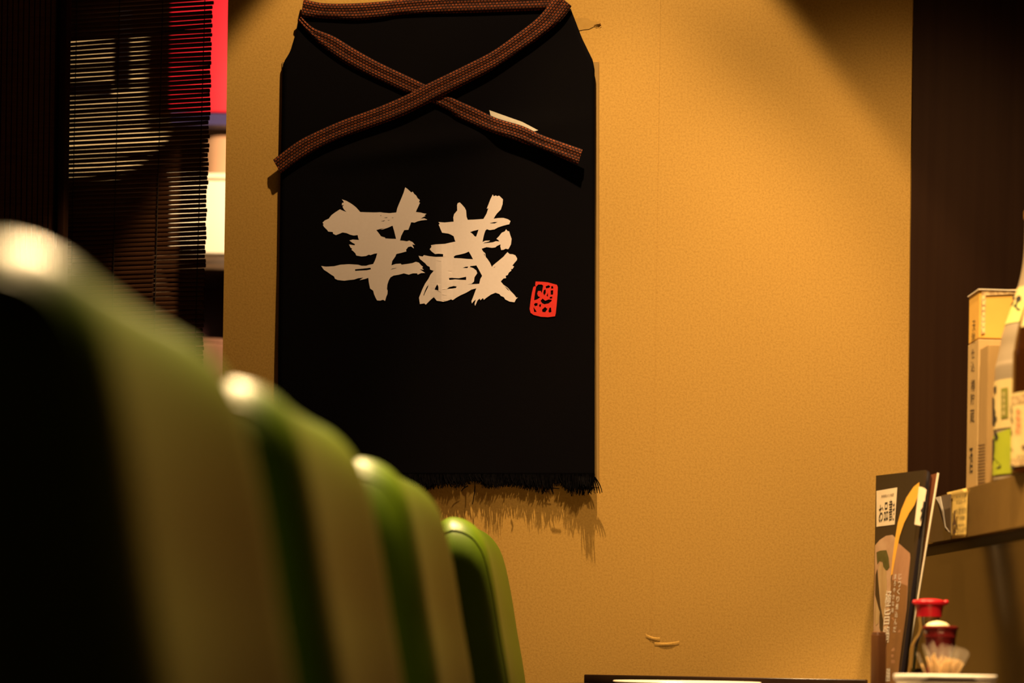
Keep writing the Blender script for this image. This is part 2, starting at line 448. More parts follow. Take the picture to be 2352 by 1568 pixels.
M_creamboard = mat('cream_board', (0.80, 0.62, 0.36), 0.6, noise=(12, 0.3, ONE, (0.74, 0.56, 0.31)))

# ------------------------------------------------------------------ room shell
wl = [P(529, -330, WALL), P(2096, -330, WALL), P(2083, 1800, WALL), P(498, 1800, WALL)]
zt, zb = CEIL, 0.0
wall = structure(prism('wall_back', [Vector((P(531, -400, WALL).x, WALL, zt)), Vector((P(2101, -300, WALL).x, WALL, zt)), Vector((P(2080, 1700, WALL).x, WALL, zb)), Vector((P(497, 1700, WALL).x, WALL, zb))], (0, 0.05, 0), M_wall))
bk = prism('backing_sheet', [P(648, 142, WALL - 0.0012), P(1375.5, 142, WALL - 0.0012), P(1376, 1118, WALL - 0.0012), P(642, 1104, WALL - 0.0012)], (0, 0.0010, 0), M_sheet)
tag(bk, 'thin brownish paper sheet on the wall behind the black apron, its right edge showing', 'paper')
# the joint of the wallpaper: a hairline lip
seam = P(1508, 600, WALL)
bm = bmesh.new(); add_box(bm, (seam.x, WALL - 0.00015, 1.35), (0.0011, 0.0003, 2.4)); bm_obj('paper_seam', bm, M_wall, wall)
# torn paper by the apron's corner: flap, curl and bare scar
hw = on_plane((0, WALL, 0), (0, 1, 0))
M_scar = mat('torn_paper_scar', (0.48, 0.28, 0.07), 0.9, 0.1, noise=(120, 0.25, ONE, (0.55, 0.33, 0.085)))
print_shape('torn_scar', [[(1318, 42), (1345, 41), (1353, 43), (1358, 48), (1377, 50), (1380, 53), (1366, 60), (1352, 67), (1340, 68), (1330, 70)]], [], hw, M_scar, wall, 0.0005)
tear = []
for i, (x, y0, y1, lift) in enumerate([(1364, 57.5, 60, 0.001), (1370, 55.5, 63, 0.0022), (1376, 55, 63, 0.0026), (1381, 57, 58.5, 0.0014)]):
    tear += [P(x, y0, WALL - lift), P(x, y1, WALL - 0.0006)]
mesh('torn_paper', tear, [[0, 2, 3, 1], [2, 4, 5, 3], [4, 6, 7, 5]], M_wall, wall)
for (xa, ya, xb, yb, w) in ((1483, 1458, 1516, 1466, 6), (1503, 1477, 1560, 1474, 6)):
    vsr = []; n = 9
    for i in range(n):
        t = i / (n - 1); x = xa + (xb - xa) * t; y = ya + (yb - ya) * t + 3 * math.sin(t * 3.1)
        h = 0.0016 * math.sin(math.pi * (0.12 + 0.76 * t))
        vsr += [P(x, y - w * 0.5, WALL - 0.0002), P(x, y, WALL - h), P(x, y + w, WALL - 0.0002)]
    fsr = []
    for i in range(n - 1):
        for k in (0, 1): fsr.append([3 * i + k, 3 * i + k + 1, 3 * i + k + 4, 3 * i + k + 3])
    mesh('paper_wrinkle', vsr, fsr, M_wall, wall, smooth=True)

xr = P(2096, 600, WALL).x
structure(prism('wall_right', [Vector((P(2101, -300, WALL - 0.004).x, WALL - 0.004, zt)), Vector((1.6, WALL - 0.004, zt)), Vector((1.6, WALL - 0.004, 0)), Vector((P(2080, 1700, WALL - 0.004).x, WALL - 0.004, 0))], (0, 0.08, 0), M_darkwood))
structure(box('floor', (0, 1.6, -0.02), (3.4, 7.6, 0.04), M_floor))
structure(box('ceiling', (0, 1.6, CEIL + 0.06), (3.4, 7.6, 0.04), M_ceil))
structure(box('wall_left', (-1.68, 1.6, CEIL / 2), (0.06, 7.6, CEIL + 0.1), M_darkwood))
structure(box('wall_kitchen', (0, 5.3, CEIL / 2), (3.4, 0.06, CEIL + 0.1), M_darkwood))
structure(box('wall_side', (1.68, 1.6, CEIL / 2), (0.06, 7.6, CEIL + 0.1), M_darkwood))
structure(box('wall_front', (0, -2.2, CEIL / 2), (3.4, 0.06, CEIL + 0.1), M_darkwood))

# ------------------------------------------------------------------ apron
LE = [(20, 697), (40, 691), (64, 683), (118, 667), (145, 650), (160, 649), (420, 644), (800, 639), (1096, 638)]
RE = [(20, 1311), (28, 1314), (88, 1337), (139, 1362), (161, 1366), (420, 1366.5), (800, 1366), (1096, 1366)]
def lerp_tab(tab, y):
    for (y0, x0), (y1, x1) in zip(tab, tab[1:]):
        if y <= y1: return x0 + (x1 - x0) * max(0.0, (y - y0) / (y1 - y0))
    return tab[-1][1]
def apron_gap(px, py):
    t = max(0.0, min(1.0, (py - 20) / 1080))
    g = 0.0045 + 0.0030 * t + 0.002 * (px - 1000) / 360
    g += 0.0016 * t * math.sin(px * 0.0135 + 0.8) + 0.0016 * math.sin(px * 0.006 + py * 0.004)
    g += 0.0032 * math.exp(-((px - 1012 - (py - 620) * 0.05) / 19) ** 2) * math.exp(-((py - 640) / 130) ** 2)
    g += 0.0035 * math.exp(-((py - 330 + 0.16 * (px - 1000)) / 28) ** 2) * math.exp(-((px - 960) / 260) ** 2)
    return max(0.004, g)
def on_apron(px, py, eps=0.0):
    return P(px, py, WALL - apron_gap(px, py) - 0.0008 - eps)
A0 = P(1000, 30, WALL - 0.012)
apron = thing('work_apron', (A0.x, A0.y, A0.z), 'black cotton apron with rust straps, white brush lettering and frayed hem on the tan wall', 'apron')
ny, nx = 92, 60
vsx, fsx = [], []
for side in (0, 1):
    for j in range(ny + 1):
        py = 20 + (1096 - 20) * j / ny
        l, r_ = lerp_tab(LE, py), lerp_tab(RE, py)
        for i in range(nx + 1):
            px = l + (r_ - l) * i / nx
            vsx.append(on_apron(px, py, 0.0 if side == 0 else -0.0012))
W = nx + 1; N1 = W * (ny + 1)
for j in range(ny):
    for i in range(nx):
        a = j * W + i
        fsx.append([a, a + 1, a + W + 1, a + W]); fsx.append([N1 + a + W, N1 + a + W + 1, N1 + a + 1, N1 + a])
for j in range(ny):
    for i in (0, nx):
        a = j * W + i; fsx.append([a, a + W, N1 + a + W, N1 + a])
for i in range(nx):
    for j in (0, ny):
        a = j * W + i; fsx.append([a, N1 + a, N1 + a + 1, a + 1])
mesh('cloth', vsx, fsx, M_black, apron, smooth=True)

def px1(l): return [(700 + x / 4.9, 400 + y / 4.9) for x, y in l]
def px2(l): return [(940 + x / 4.9, 420 + y / 4.9) for x, y in l]
IMO = px1([(1130,148),(1150,160),(1200,205),(1215,195),(1230,220),(1255,240),(1270,270),(1295,290),(1285,315),(1297,320),(1275,370),(1262,395),(1250,425),(1300,430),(1335,440),(1370,445),(1345,465),(1360,468),(1340,478),(1305,500),(1345,495),(1380,512),(1310,520),(1270,530),(1235,545),(1198,540),(1185,575),(1165,625),(1120,628),(1105,655),(1085,695),(1072,745),(1110,748),(1150,755),(1175,745),(1215,765),(1240,795),(1210,790),(1230,835),(1195,812),(1165,818),(1140,850),(1145,868),(1085,885),(1030,898),(1020,925),(985,975),(975,1025),(1020,1010),(1080,1005),(1090,1018),(1150,1010),(1210,1000),(1250,985),(1285,995),(1310,1025),(1330,1040),(1320,1055),(1340,1075),(1295,1070),(1355,1110),(1310,1112),(1270,1130),(1265,1115),(1215,1115),(1170,1130),(1115,1115),(1060,1130),(1000,1140),(965,1160),(945,1195),(930,1240),(925,1290),(933,1310),(930,1350),(918,1375),(905,1425),(880,1412),(850,1422),(815,1420),(800,1395),(780,1350),(770,1310),(735,1285),(722,1220),(715,1165),(680,1178),(615,1192),(660,1163),(600,1170),(555,1185),(500,1190),(450,1198),(370,1190),(340,1175),(330,1150),(290,1125),(255,1100),(215,1075),(185,1032),(240,1040),(330,1035),(400,1018),(500,1012),(600,1018),(640,1030),(690,1030),(720,1020),(770,1010),(790,970),(803,935),(815,890),(780,895),(740,910),(720,905),(690,920),(640,925),(580,915),(570,890),(545,865),(525,850),(535,840),(515,825),(498,790),(530,795),(560,800),(565,785),(535,770),(502,745),(540,735),(610,740),(600,710),(595,685),(550,690),(510,680),(470,662),(425,655),(385,672),(350,685),(320,670),(315,650),(265,645),(250,625),(215,590),(205,570),(212,560),(200,545),(225,520),(270,500),(300,460),(340,430),(395,395),(430,410),(470,425),(440,395),(425,365),(440,345),(418,350),(420,322),(440,320),(435,305),(418,283),(470,300),(530,335),(575,370),(625,425),(700,428),(800,430),(850,427),(880,432),(950,438),(1030,430),(1040,385),(1060,335),(1100,240),(1115,200)])
IMO_H = [px1(h) for h in (
    [(805,628),(870,610),(900,603),(852,622),(880,620),(940,600),(988,578),(1005,635),(1028,728),(950,725),(905,722),(905,712),(880,705),(858,698),(835,665)],
    [(565,1070),(650,1062),(740,1052),(745,1070),(700,1080),(567,1087)],
    [(965,1074),(985,1062),(1035,1052),(1020,1060)],
    [(855,528),(905,518),(890,530)], [(895,489),(932,484),(922,493),(900,493)], [(976,488),(1000,488),(992,494)], [(930,518),(965,515),(940,523)], [(850,462),(862,462),(856,472)])]
KURA = px2([(940,130),(950,150),(975,140),(990,150),(1010,142),(1030,160),(1055,185),(1050,240),(1030,300),(990,340),(965,375),(950,403),(1000,395),(1060,393),(1110,408),(1140,428),(1125,465),(1100,470),(1060,480),(1000,500),(960,522),(905,531),(875,520),(858,535),(845,570),(835,610),(825,665),(855,650),(910,648),(895,660),(850,670),(832,680),(880,675),(940,668),(975,655),(1015,658),(1000,640),(980,630),(1010,600),(1040,560),(1075,545),(1090,520),(1105,540),(1125,545),(1135,580),(1152,630),(1145,690),(1130,720),(1115,745),(1085,740),(1060,752),(1035,755),(1025,715),(1028,690),(985,710),(970,725),(930,730),(870,722),(815,740),(830,770),(855,790),(862,835),(880,855),(910,900),(930,945),(945,925),(1000,880),(1060,830),(1085,800),(1105,778),(1130,800),(1165,802),(1195,815),(1215,850),(1210,870),(1180,905),(1160,930),(1180,940),(1160,970),(1145,965),(1150,985),(1120,1010),(1110,1035),(1085,1045),(1090,1070),(1060,1075),(1030,1108),(1060,1145),(1110,1180),(1140,1215),(1180,1255),(1205,1290),(1222,1288),(1200,1310),(1185,1342),(1130,1335),(1080,1310),(1065,1285),(1030,1270),(1015,1250),(970,1235),(920,1255),(870,1290),(840,1315),(830,1295),(800,1320),(795,1300),(770,1320),(760,1340),(742,1383),(735,1360),(750,1310),(725,1330),(705,1355),(700,1330),(720,1280),(755,1185),(700,1200),(640,1235),(580,1262),(530,1290),(490,1318),(470,1310),(430,1325),(380,1335),(310,1325),(290,1300),(275,1285),(240,1315),(210,1345),(185,1370),(170,1355),(120,1362),(115,1330),(110,1290),(130,1240),(150,1190),(180,1130),(215,1080),(240,1030),(275,990),(235,975),(230,945),(200,930),(180,905),(150,880),(120,855),(105,820),(150,828),(165,812),(230,825),(300,832),(380,830),(382,800),(330,795),(290,800),(250,770),(230,745),(250,720),(245,700),(290,692),(400,685),(470,670),(520,660),(510,635),(500,600),(465,580),(440,570),(370,560),(350,515),(340,490),(330,470),(345,460),(328,440),(400,445),(500,435),(495,390),(505,350),(540,310),(538,250),(545,228),(568,218),(590,240),(625,280),(640,310),(645,380),(658,415),(740,412),(835,405),(870,345),(890,285),(872,290),(890,245),(915,180)])
KURA_H = [px2(h) for h in (
    [(685,553),(720,540),(780,525),(765,570),(752,605),(735,600),(715,575)],
    [(500,830),(520,815),(580,803),(630,790),(670,772),(690,805),(718,858),(650,855),(580,848),(505,845)],
    [(680,945),(690,935),(755,928),(780,970),(820,1045),(800,1080),(788,1135),(735,1138),(650,1143),(700,1135),(728,1110),(735,1060),(765,1015),(755,985),(720,958)],
    [(600,957),(632,944),(664,940),(655,958)],
    [(448,1070),(480,1068),(560,1072),(640,1055),(640,1092),(580,1090),(520,1085),(450,1092)],
    [(420,1195),(450,1172),(500,1160),(532,1165),(530,1180),(490,1188)],
    [(285,1200),(300,1165),(318,1140),(328,1170),(328,1210)],
    [(218,1148),(205,1185),(178,1235),(165,1270),(160,1262),(180,1205),(200,1165)],
    [(910,450),(960,440),(995,440),(960,456),(915,455)],
    [(1072,1162),(1100,1180),(1130,1215),(1110,1205)], [(835,772),(850,800),(856,828),(840,800)], [(947,955),(972,935),(960,952)])]
SEAL = px2([(1422,1108),(1500,1112),(1560,1118),(1620,1135),(1660,1145),(1672,1170),(1668,1260),(1660,1360),(1648,1470),(1640,1500),(1560,1510),(1480,1505),(1400,1485),(1365,1460),(1355,1420),(1365,1330),(1380,1240),(1395,1175),(1408,1160),(1422,1168),(1418,1142)])
SEAL_H = [px2(h) for h in (
    [(1428,1168),(1450,1143),(1490,1142),(1508,1155),(1492,1240),(1480,1215),(1450,1215),(1440,1245),(1450,1275),(1475,1285),(1440,1310),(1405,1320),(1415,1240)],
    [(1535,1163),(1570,1150),(1588,1165),(1572,1182),(1540,1186)], [(1597,1163),(1617,1160),(1622,1187),(1598,1190)],
    [(1515,1205),(1535,1197),(1537,1235),(1520,1268),(1508,1240)], [(1592,1210),(1620,1205),(1618,1257),(1592,1257)],
    [(1478,1325),(1500,1300),(1530,1325),(1570,1310),(1605,1315),(1600,1330),(1570,1355),(1520,1365),(1492,1350)],
    [(1403,1365),(1420,1350),(1445,1353),(1442,1380),(1415,1387)], [(1398,1395),(1418,1425),(1435,1452),(1405,1452)],
    [(1566,1445),(1578,1405),(1595,1400),(1601,1450),(1578,1460)], [(1495,1425),(1528,1395),(1555,1418),(1530,1455),(1498,1452)],
    [(1580,1283),(1610,1278),(1608,1301),(1582,1301)], [(1545,1270),(1560,1235),(1562,1280)], [(1460,1370),(1485,1362),(1480,1395),(1466,1395)])]
print_shape('brush_lettering', [IMO], IMO_H, on_apron, M_ink, apron, 0.0006, 13, 'left white brush character')
print_shape('brush_lettering', [KURA], KURA_H, on_apron, M_ink, apron, 0.0006, 13, 'right white brush character')
print_shape('seal_stamp', [SEAL], SEAL_H, on_apron, M_redink, apron, 0.0006, 20, 'small red square seal')

def ribbon(name, top, bot, lift, parent, th=0.0026, n=70, liftf=None):
    a = resample(top, n); b = resample(bot, n)
    vs_, fs, uv = [], [], []
    m = 9; s = 0.0; prev = None
    for i in range(n):
        mid = on_apron(*((a[i] + b[i]) / 2))
        if prev is not None: s += (mid - prev).length
        prev = mid
        wid = (a[i] - b[i]).length * WALL / F
        lf = lift if liftf is None else liftf(i / (n - 1))
        for k in range(m):
            t = k / (m - 1)
            q = a[i].lerp(b[i], t)
            edge = min(t, 1 - t)
            h = th * min(1.0, 0.35 + 4.0 * edge) - 0.0004 * math.cos(t * math.pi * 4)
            vs_.append(on_apron(q.x, q.y, lf + h)); uv.append((s, wid * t))
        for k in range(m):
            t = k / (m - 1)
            q = a[i].lerp(b[i], t)
            vs_.append(on_apron(q.x, q.y, lf)); uv.append((s, wid * t))
    w = 2 * m
    for i in range(n - 1):
        for k in range(m - 1):
            fs.append([i * w + k, i * w + k + 1, (i + 1) * w + k + 1, (i + 1) * w + k])
            fs.append([i * w + m + k + 1, i * w + m + k, (i + 1) * w + m + k, (i + 1) * w + m + k + 1])
        for k in (0, m - 1):
            fs.append([i * w + k, (i + 1) * w + k, (i + 1) * w + m + k, i * w + m + k])
    for i in (0, n - 1):
        for k in range(m - 1): fs.append([i * w + k, i * w + k + 1, i * w + m + k + 1, i * w + m + k])
    return mesh(name, vs_, fs, M_strap, parent, smooth=False, uvs=uv)
ribbon('waist_band', [(697, -2), (740, 7), (800, 8), (870, 4), (1000, -8), (1150, -14), (1296, -20)], [(691, 40), (760, 43), (820, 46), (880, 41), (930, 33), (1100, 29), (1292, 22)], 0.0012, apron)
ribbon('strap', [(692, 38), (720, 64), (766, 83), (814, 112), (868, 142), (935, 174), (983, 197), (1042, 226), (1087, 246), (1141, 271), (1200, 289), (1248, 311), (1338, 343)],
       [(683, 46), (707, 75), (739, 107), (787, 142), (841, 171), (895, 196), (930, 212), (1020, 249), (1060, 276), (1141, 308), (1248, 345), (1327, 379)], 0.0012, apron,
       liftf=lambda t: 0.0012 + 0.0075 * max(0, t - 0.62) / 0.38)
ribbon('strap', [(1280, -14), (1261, 10), (1232, 43), (1184, 80), (1130, 118), (1068, 150), (980, 193), (935, 217), (868, 246), (787, 276), (721, 305), (680, 327), (627, 367)],
       [(1313, 14), (1288, 48), (1234, 91), (1194, 118), (1130, 161), (1060, 198), (980, 239), (921, 268), (841, 297), (761, 327), (694, 364), (645, 399)], 0.0046, apron,
       liftf=lambda t: 0.0046 - 0.002 * abs(t - 0.45))
tg = [(1124, 253), (1200, 280), (1236, 299), (1215, 305), (1128, 270)]
bmt = fill2d([tg]); 
for v in bmt.verts: v.co = on_apron(v.co.x, -v.co.y, 0.0020)
to = bm_obj('care_tag', bmt, M_whiteink, apron); to['label'] = 'white care tag peeking from under the strap'
# frayed hem: threads hanging from the lower edge
bm = bmesh.new()
rf = random.Random(11)
def drop_at(px):
    prof = [(630, 20), (700, 30), (800, 26), (900, 28), (960, 16), (985, 26), (1010, 20), (1036, 16), (1060, 20), (1072, 12), (1085, 4), (1098, 6), (1110, 18), (1127, 22), (1155, 16), (1190, 18), (1222, 26), (1245, 30), (1265, 34), (1275, 12), (1290, 16), (1302, 28), (1318, 36), (1345, 34), (1362, 32), (1366, 30)]
    for (a, x), (b, y) in zip(prof, prof[1:]):
        if px <= b: return x + (y - x) * (px - a) / (b - a)
    return 28
px = 638.0
while px < 1367:
    for _ in range(6):
        q = px + rf.uniform(-2, 2); q = min(1365.5, max(639, q))
        L = drop_at(q) * rf.uniform(0.55, 1.12) + 4
        g0 = apron_gap(q, 1095)
        out = rf.uniform(-0.002, 0.005); dx = rf.uniform(-9, 9)
        pts = []
        for k in range(4):
            t = k / 3
            pts.append(P(q + dx * t * t + rf.uniform(-1, 1) * t, 1088 + (8 + L) * t, WALL - max(0.003, g0 + 0.0003 + out * t)))
        tube(bm, pts, 0.0010, 0.0005, 3)
    px += 3.0
clumps = [(978, 8), (1000, 10), (1040, 7), (1122, 10), (1135, 12), (1150, 8), (1215, 9), (1237, 12), (1300, 11), (1335, 14), (1345, 14), (1352, 12)]
for (cx_, cnt) in clumps:
    o2 = rf.uniform(0.006, 0.010) if cx_ < 1330 else 0.013; ln = rf.uniform(26, 36)
    for _ in range(cnt):
        q = min(1365, cx_ + rf.uniform(-7, 7)); g0 = apron_gap(q, 1095); dx = rf.uniform(-6, 6)
        ll = ln * rf.uniform(0.7, 1.05); oo = o2 * rf.uniform(0.7, 1.1)
        pts = [P(q + dx * (k / 4) ** 2, 1092 + ll * (k / 4), WALL - g0 - oo * (k / 4) ** 1.3) for k in range(5)]
        tube(bm, pts, 0.0009, 0.0004, 3)
for (x0, y0, x1, y1, bow) in ((1090, 1092, 1085, 1158, 3), (1174, 1100, 1175, 1120, 4), (1366, 1095, 1383, 1131, 3), (1366, 1098, 1378, 1133, 2), (1364, 1100, 1372, 1132, 1), (1075, 1115, 1060, 1128, -3), (1265, 1118, 1285, 1122, -6)):
    pts = [P(x0 + (x1 - x0) * k / 5 + bow * math.sin(math.pi * k / 5), y0 + (y1 - y0) * k / 5, WALL - 0.014) for k in range(6)]
    tube(bm, pts, 0.0010, 0.0006, 4)
fr = bm_obj('fringe', bm, M_thread, apron); fr['kind'] = 'stuff'; fr['label'] = 'frayed black threads along the hem'

# ------------------------------------------------------------------ chairs
PROF = [(-0.278, .951), (-.2650, .9465), (-.252, .936), (-.240, .914), (-.2290, .868), (-.219, .81), (-.208, .75), (-.196, .66), (-.186, .56), (-.182, .475),
        (-.200, .455), (-.236, .455), (-.258, .56), (-.284, .68), (-.303, .80), (-.3125, .88), (-.3125, .922), (-.304, .942), (-.290, .951)]
def refine(loop, n=3):
    out = []; N = len(loop)
    pl = [Vector(p) for p in loop]
    for i in range(N):
        p0, p1, p2, p3 = pl[i - 1], pl[i], pl[(i + 1) % N], pl[(i + 2) % N]
        for k in range(n):
            t = k / n
            out.append(0.5 * ((2 * p1) + (p2 - p0) * t + (2 * p0 - 5 * p1 + 4 * p2 - p3) * t * t + (3 * p1 - p0 - 3 * p2 + p3) * t ** 3))
    return out
def make_chair():
    root = thing('dining_chair', (0, 0, 0), None, 'chair')
    X0 = 0.20
    loop = [(x + X0, z) for x, z in PROF]
    lp = refine(loop, 3); N = len(lp)
    nrm = []
    for i in range(N):
        d = (lp[(i + 1) % N] - lp[i - 1]).normalized(); nrm.append(Vector((-d.y, d.x)))
    c = sum(lp, Vector((0, 0))) / N
    if sum(n.dot(p - c) for n, p in zip(nrm, lp)) < 0: nrm = [-n for n in nrm]
    hw_, rr = 0.178, 0.038
    st = [(-hw_ + rr - rr * math.cos(math.pi / 2 * k / 7), 0.021 * (1 - math.sin(math.pi / 2 * k / 7))) for k in range(8)]
    ys = st + [(-0.12, 0), (-0.08, 0), (-0.04, 0), (0.0, 0), (0.04, 0), (0.08, 0), (0.12, 0)] + [(-y, s) for y, s in st[::-1]]
    vs_, fs = [], []
    for (y, ins) in ys:
        for p, n in zip(lp, nrm):
            bow = 0.013 * (1 - (y / hw_) ** 2)   # the back is hollow across
            rc = 0.055; e = max(0.0, abs(y) - (hw_ - rc))       # rounded upper corners
            drop = (rc - math.sqrt(max(0.0, rc * rc - e * e))) * max(0.0, min(1.0, (p.y - 0.62) / 0.30)) * 0.75
            vs_.append((p.x - n.x * ins - bow * 0.6 + drop * 0.10, y, p.y - n.y * ins - drop))
    for j in range(len(ys) - 1):
        for i in range(N):
            i2 = (i + 1) % N
            fs.append([j * N + i, j * N + i2, (j + 1) * N + i2, (j + 1) * N + i])
    fs.append(list(range(N))); fs.append([(len(ys) - 1) * N + i for i in range(N)][::-1])
    mesh('backrest', vs_, fs, M_vinyl, root, smooth=True)
    # welt running round each side of the back, along the front edge and over the top
    for sgn in (-1, 1):
        bm = bmesh.new()
        e = 0.055 - 0.014
        dr = lambda z: (0.055 - math.sqrt(0.055 ** 2 - e * e)) * max(0.0, min(1.0, (z - 0.62) / 0.30)) * 0.75
        q_in = 0.021 * (1 - math.sqrt(1 - ((rr - 0.014) / rr) ** 2))
        pts = [Vector((lp[i].x - 0.0078 * (1 - ((hw_ - 0.014) / hw_) ** 2) + dr(lp[i].y) * 0.10 - nrm[i].x * (q_in + 0.0013), sgn * (hw_ - 0.014), lp[i].y - nrm[i].y * (q_in + 0.0013) - dr(lp[i].y))) for i in range(-5, 27)]
        tube(bm, pts, 0.0020, None, 8)
        bm_obj('piping', bm, M_piping, root, smooth=True)
    box('seat', (0.215, 0, 0.435), (0.42, 0.37, 0.075), M_vinyl, root, bevel=0.028, seg=4)
    box('seat_frame', (0.21, 0, 0.378), (0.39, 0.34, 0.04), M_leg, root, bevel=0.004)
    for (sx, sy) in ((0.045, -1), (0.045, 1), (0.38, -1), (0.38, 1)):
        bm = bmesh.new()
        tube(bm, [(sx - (0.03 if sx < 0.1 else -0.01), sy * 0.15, 0.0), (sx, sy * 0.15, 0.36)], 0.013, 0.02, 10)
        bm_obj('leg', bm, M_leg, root, smooth=True)
    return root
def dup(root):
    r_ = root.copy(); COL.objects.link(r_)
    for ch in list(root.children):
        c_ = ch.copy(); COL.objects.link(c_); c_.parent = r_
    return r_
chair = make_chair()
chairs = [  # x, y, turn, label
    (-0.200, 1.075, 0.0, 'green vinyl dining chair nearest the camera, large and far out of focus'),
    (-0.200, 1.555, 0.0, 'green vinyl dining chair second from the camera, blurred, overlapping the left half of the apron'),
    (-0.200, 2.120, 0.0, 'green vinyl dining chair third in the row, its top just under the apron hem'),
    (-0.206, 2.985, 0.5, 'farthest green vinyl dining chair, almost sharp, by the tan wall')]
for i, (x, y, rz, lab) in enumerate(chairs):
    o = chair if i == 0 else dup(chair)
    o.location = (x, y, 0); o.rotation_euler = (0, 0, R(rz))
    o['label'] = lab; o['group'] = 'green chairs in a row along the counter'

# ------------------------------------------------------------------ counter and ledge
CT = 0.72
ZL = 1.003
def ledge_x(y): return 0.352 + (3.12 - y) * 0.1325
def plan_prism(name, pts, z0, z1, m, parent):
    return prism(name, [Vector((x, y, z0)) for x, y in pts], (0, 0, z1 - z0), m, parent)
cnt = plan_prism('bar_counter', [(-0.13, -0.5), (ledge_x(-0.5) + 0.004, -0.5), (ledge_x(3.36) + 0.004, 3.36), (-0.13, 3.36)], CT - 0.04, CT, M_counter, None)
tag(cnt, 'dark lacquered wooden counter top below the condiments', 'counter')
cbs = plan_prism('bar_cabinet', [(0.27, -0.5), (0.30, -0.5), (0.30, 3.36), (0.27, 3.36)], 0.0, CT - 0.0405, M_counter, None)
tag(cbs, 'dark panel carrying the counter top in front of the chairs', 'cabinet')
led = thing('counter_ledge', (ledge_x(2.2) + 0.15, 2.2, 0), 'olive laminate service ledge behind the counter, holding bottles and cartons', 'ledge')
def strip(o0, o1, y0, y1): return [(ledge_x(y0) + o0, y0), (ledge_x(y0) + o1, y0), (ledge_x(y1) + o1, y1), (ledge_x(y1) + o0, y1)]
plan_prism('shelf_board', strip(0, 0.32, -0.4, 3.36), ZL - 0.064, ZL, M_ledge, led)
plan_prism('recess_shade_strip', strip(0.016, 0.30, -0.4, 3.355), ZL - 0.079, ZL - 0.0645, M_gap, led)  # black colour carries the shade of the gap below the shelf board
plan_prism('back_panel', strip(0.008, 0.04, -0.4, 3.355), CT + 0.0005, ZL - 0.0795, M_panel, led)
d_l = Vector((-0.1325, 1, 0)).normalized(); n_l = Vector((-d_l.y, d_l.x, 0))
on_ledge = on_plane((ledge_x(2.9), 2.9, 0), n_l)

# price tag stuck on the ledge front
tp = on_ledge(2202, 1180)
ptag = thing('paper_tag', (tp.x, tp.y, tp.z), 'small yellow printed paper tag stuck on the front of the ledge', 'tag')
vs_, fs = [], []
gx, gy = 5, 12
for j in range(gy + 1):
    for i in range(gx + 1):
        a, b = i / gx, j / gy
        top_ = Vector((2180.5, 1131)).lerp(Vector((2225, 1121)), a); bot_ = Vector((2179.5, 1239)).lerp(Vector((2221, 1233)), a)
        q = top_.lerp(bot_, b)
        e = 0.0012 + 0.0022 * (1 - a) * b ** 2 + (0.002 if j == 0 else 0)
        vs_.append(on_ledge(q.x, q.y) + n_l * e)
for j in range(gy):
    for i in range(gx):
        a = j * (gx + 1) + i; fs.append([a, a + 1, a + gx + 2, a + gx + 1])
if (vs_[0] - on_ledge(2180.5, 1131)).dot(CAM - tp) < 0: vs_ = [v - 2 * n_l * (v - on_ledge(0, 0)).dot(n_l) for v in vs_]
pp = mesh('paper', vs_, fs, M_tagpaper, ptag, smooth=True)
pp.modifiers.new('thickness', 'SOLIDIFY').thickness = 0.0004
on_tag = lambda px, py, eps=0.0: on_ledge(px, py, 0.0045 * 3 + eps)
on_tag = on_plane(on_ledge(2200, 1180) + (n_l if n_l.dot(CAM - tp) > 0 else -n_l) * 0.0046, n_l)
print_shape('bottle_icon', [[(2191, 1172), (2194, 1172), (2194.5, 1192), (2196, 1200), (2196, 1224), (2188, 1226), (2187.5, 1203), (2190, 1194)]], [[(2190, 1206), (2194, 1205), (2194, 1218), (2190, 1219)]], on_tag, M_brown_ink, ptag)
for s, q in (('おすすめ', [(2196, 1139), (2220, 1136), (2220, 1141), (2196, 1144)]), ('本日の一杯', [(2196, 1149), (2219, 1146), (2219, 1156), (2196, 1159)]),
             ('特選焼酎', [(2194, 1169), (2220, 1165), (2220, 1179), (2194, 1183)]), ('冷酒', [(2204, 1186), (2215, 1185), (2215, 1194), (2204, 1195)]),
             ('各種あり', [(2196, 1204), (2215, 1202), (2215, 1208), (2196, 1210)]), ('ございます', [(2197, 1212), (2219, 1210), (2219, 1222), (2197, 1224)])):
    print_text('lettering', s, q, on_tag, M_blackink, ptag)

# sheets imitating the menu's shadow and reflection on the ledge, left of the tag
fc = thing('ledge_shade', tuple(on_ledge(2165, 1180)), 'menu shadow with a pale reflection, built as thin sheets on the ledge, between menu and yellow tag', 'shade')
def ol(px, py, e): return on_ledge(px, py, e + 0.012)
prism('shade_sheet', [ol(2140, 1146, .012), ol(2149, 1142, .012), ol(2172, 1218, .004), ol(2184, 1225, .003), ol(2184, 1238, .003), ol(2136, 1246, .003)], (0.0012, 0.0012, 0), M_menublack, fc)
prism('pale_edge', [ol(2148, 1142, .014), ol(2160, 1139.5, .014), ol(2167, 1175, .011), ol(2171, 1208, .006), ol(2181, 1222, .005), ol(2170, 1211, .006), ol(2164, 1175, .011), ol(2158, 1158, .012)], (0.0006, 0.0006, 0), M_whiteink, fc)
prism('shade_sheet', [ol(2162, 1139, .010), ol(2183, 1134, .008), ol(2183, 1222, .003), ol(2173, 1207, .004), ol(2169, 1172, .008)], (0.0012, 0.0012, 0), M_grey, fc)

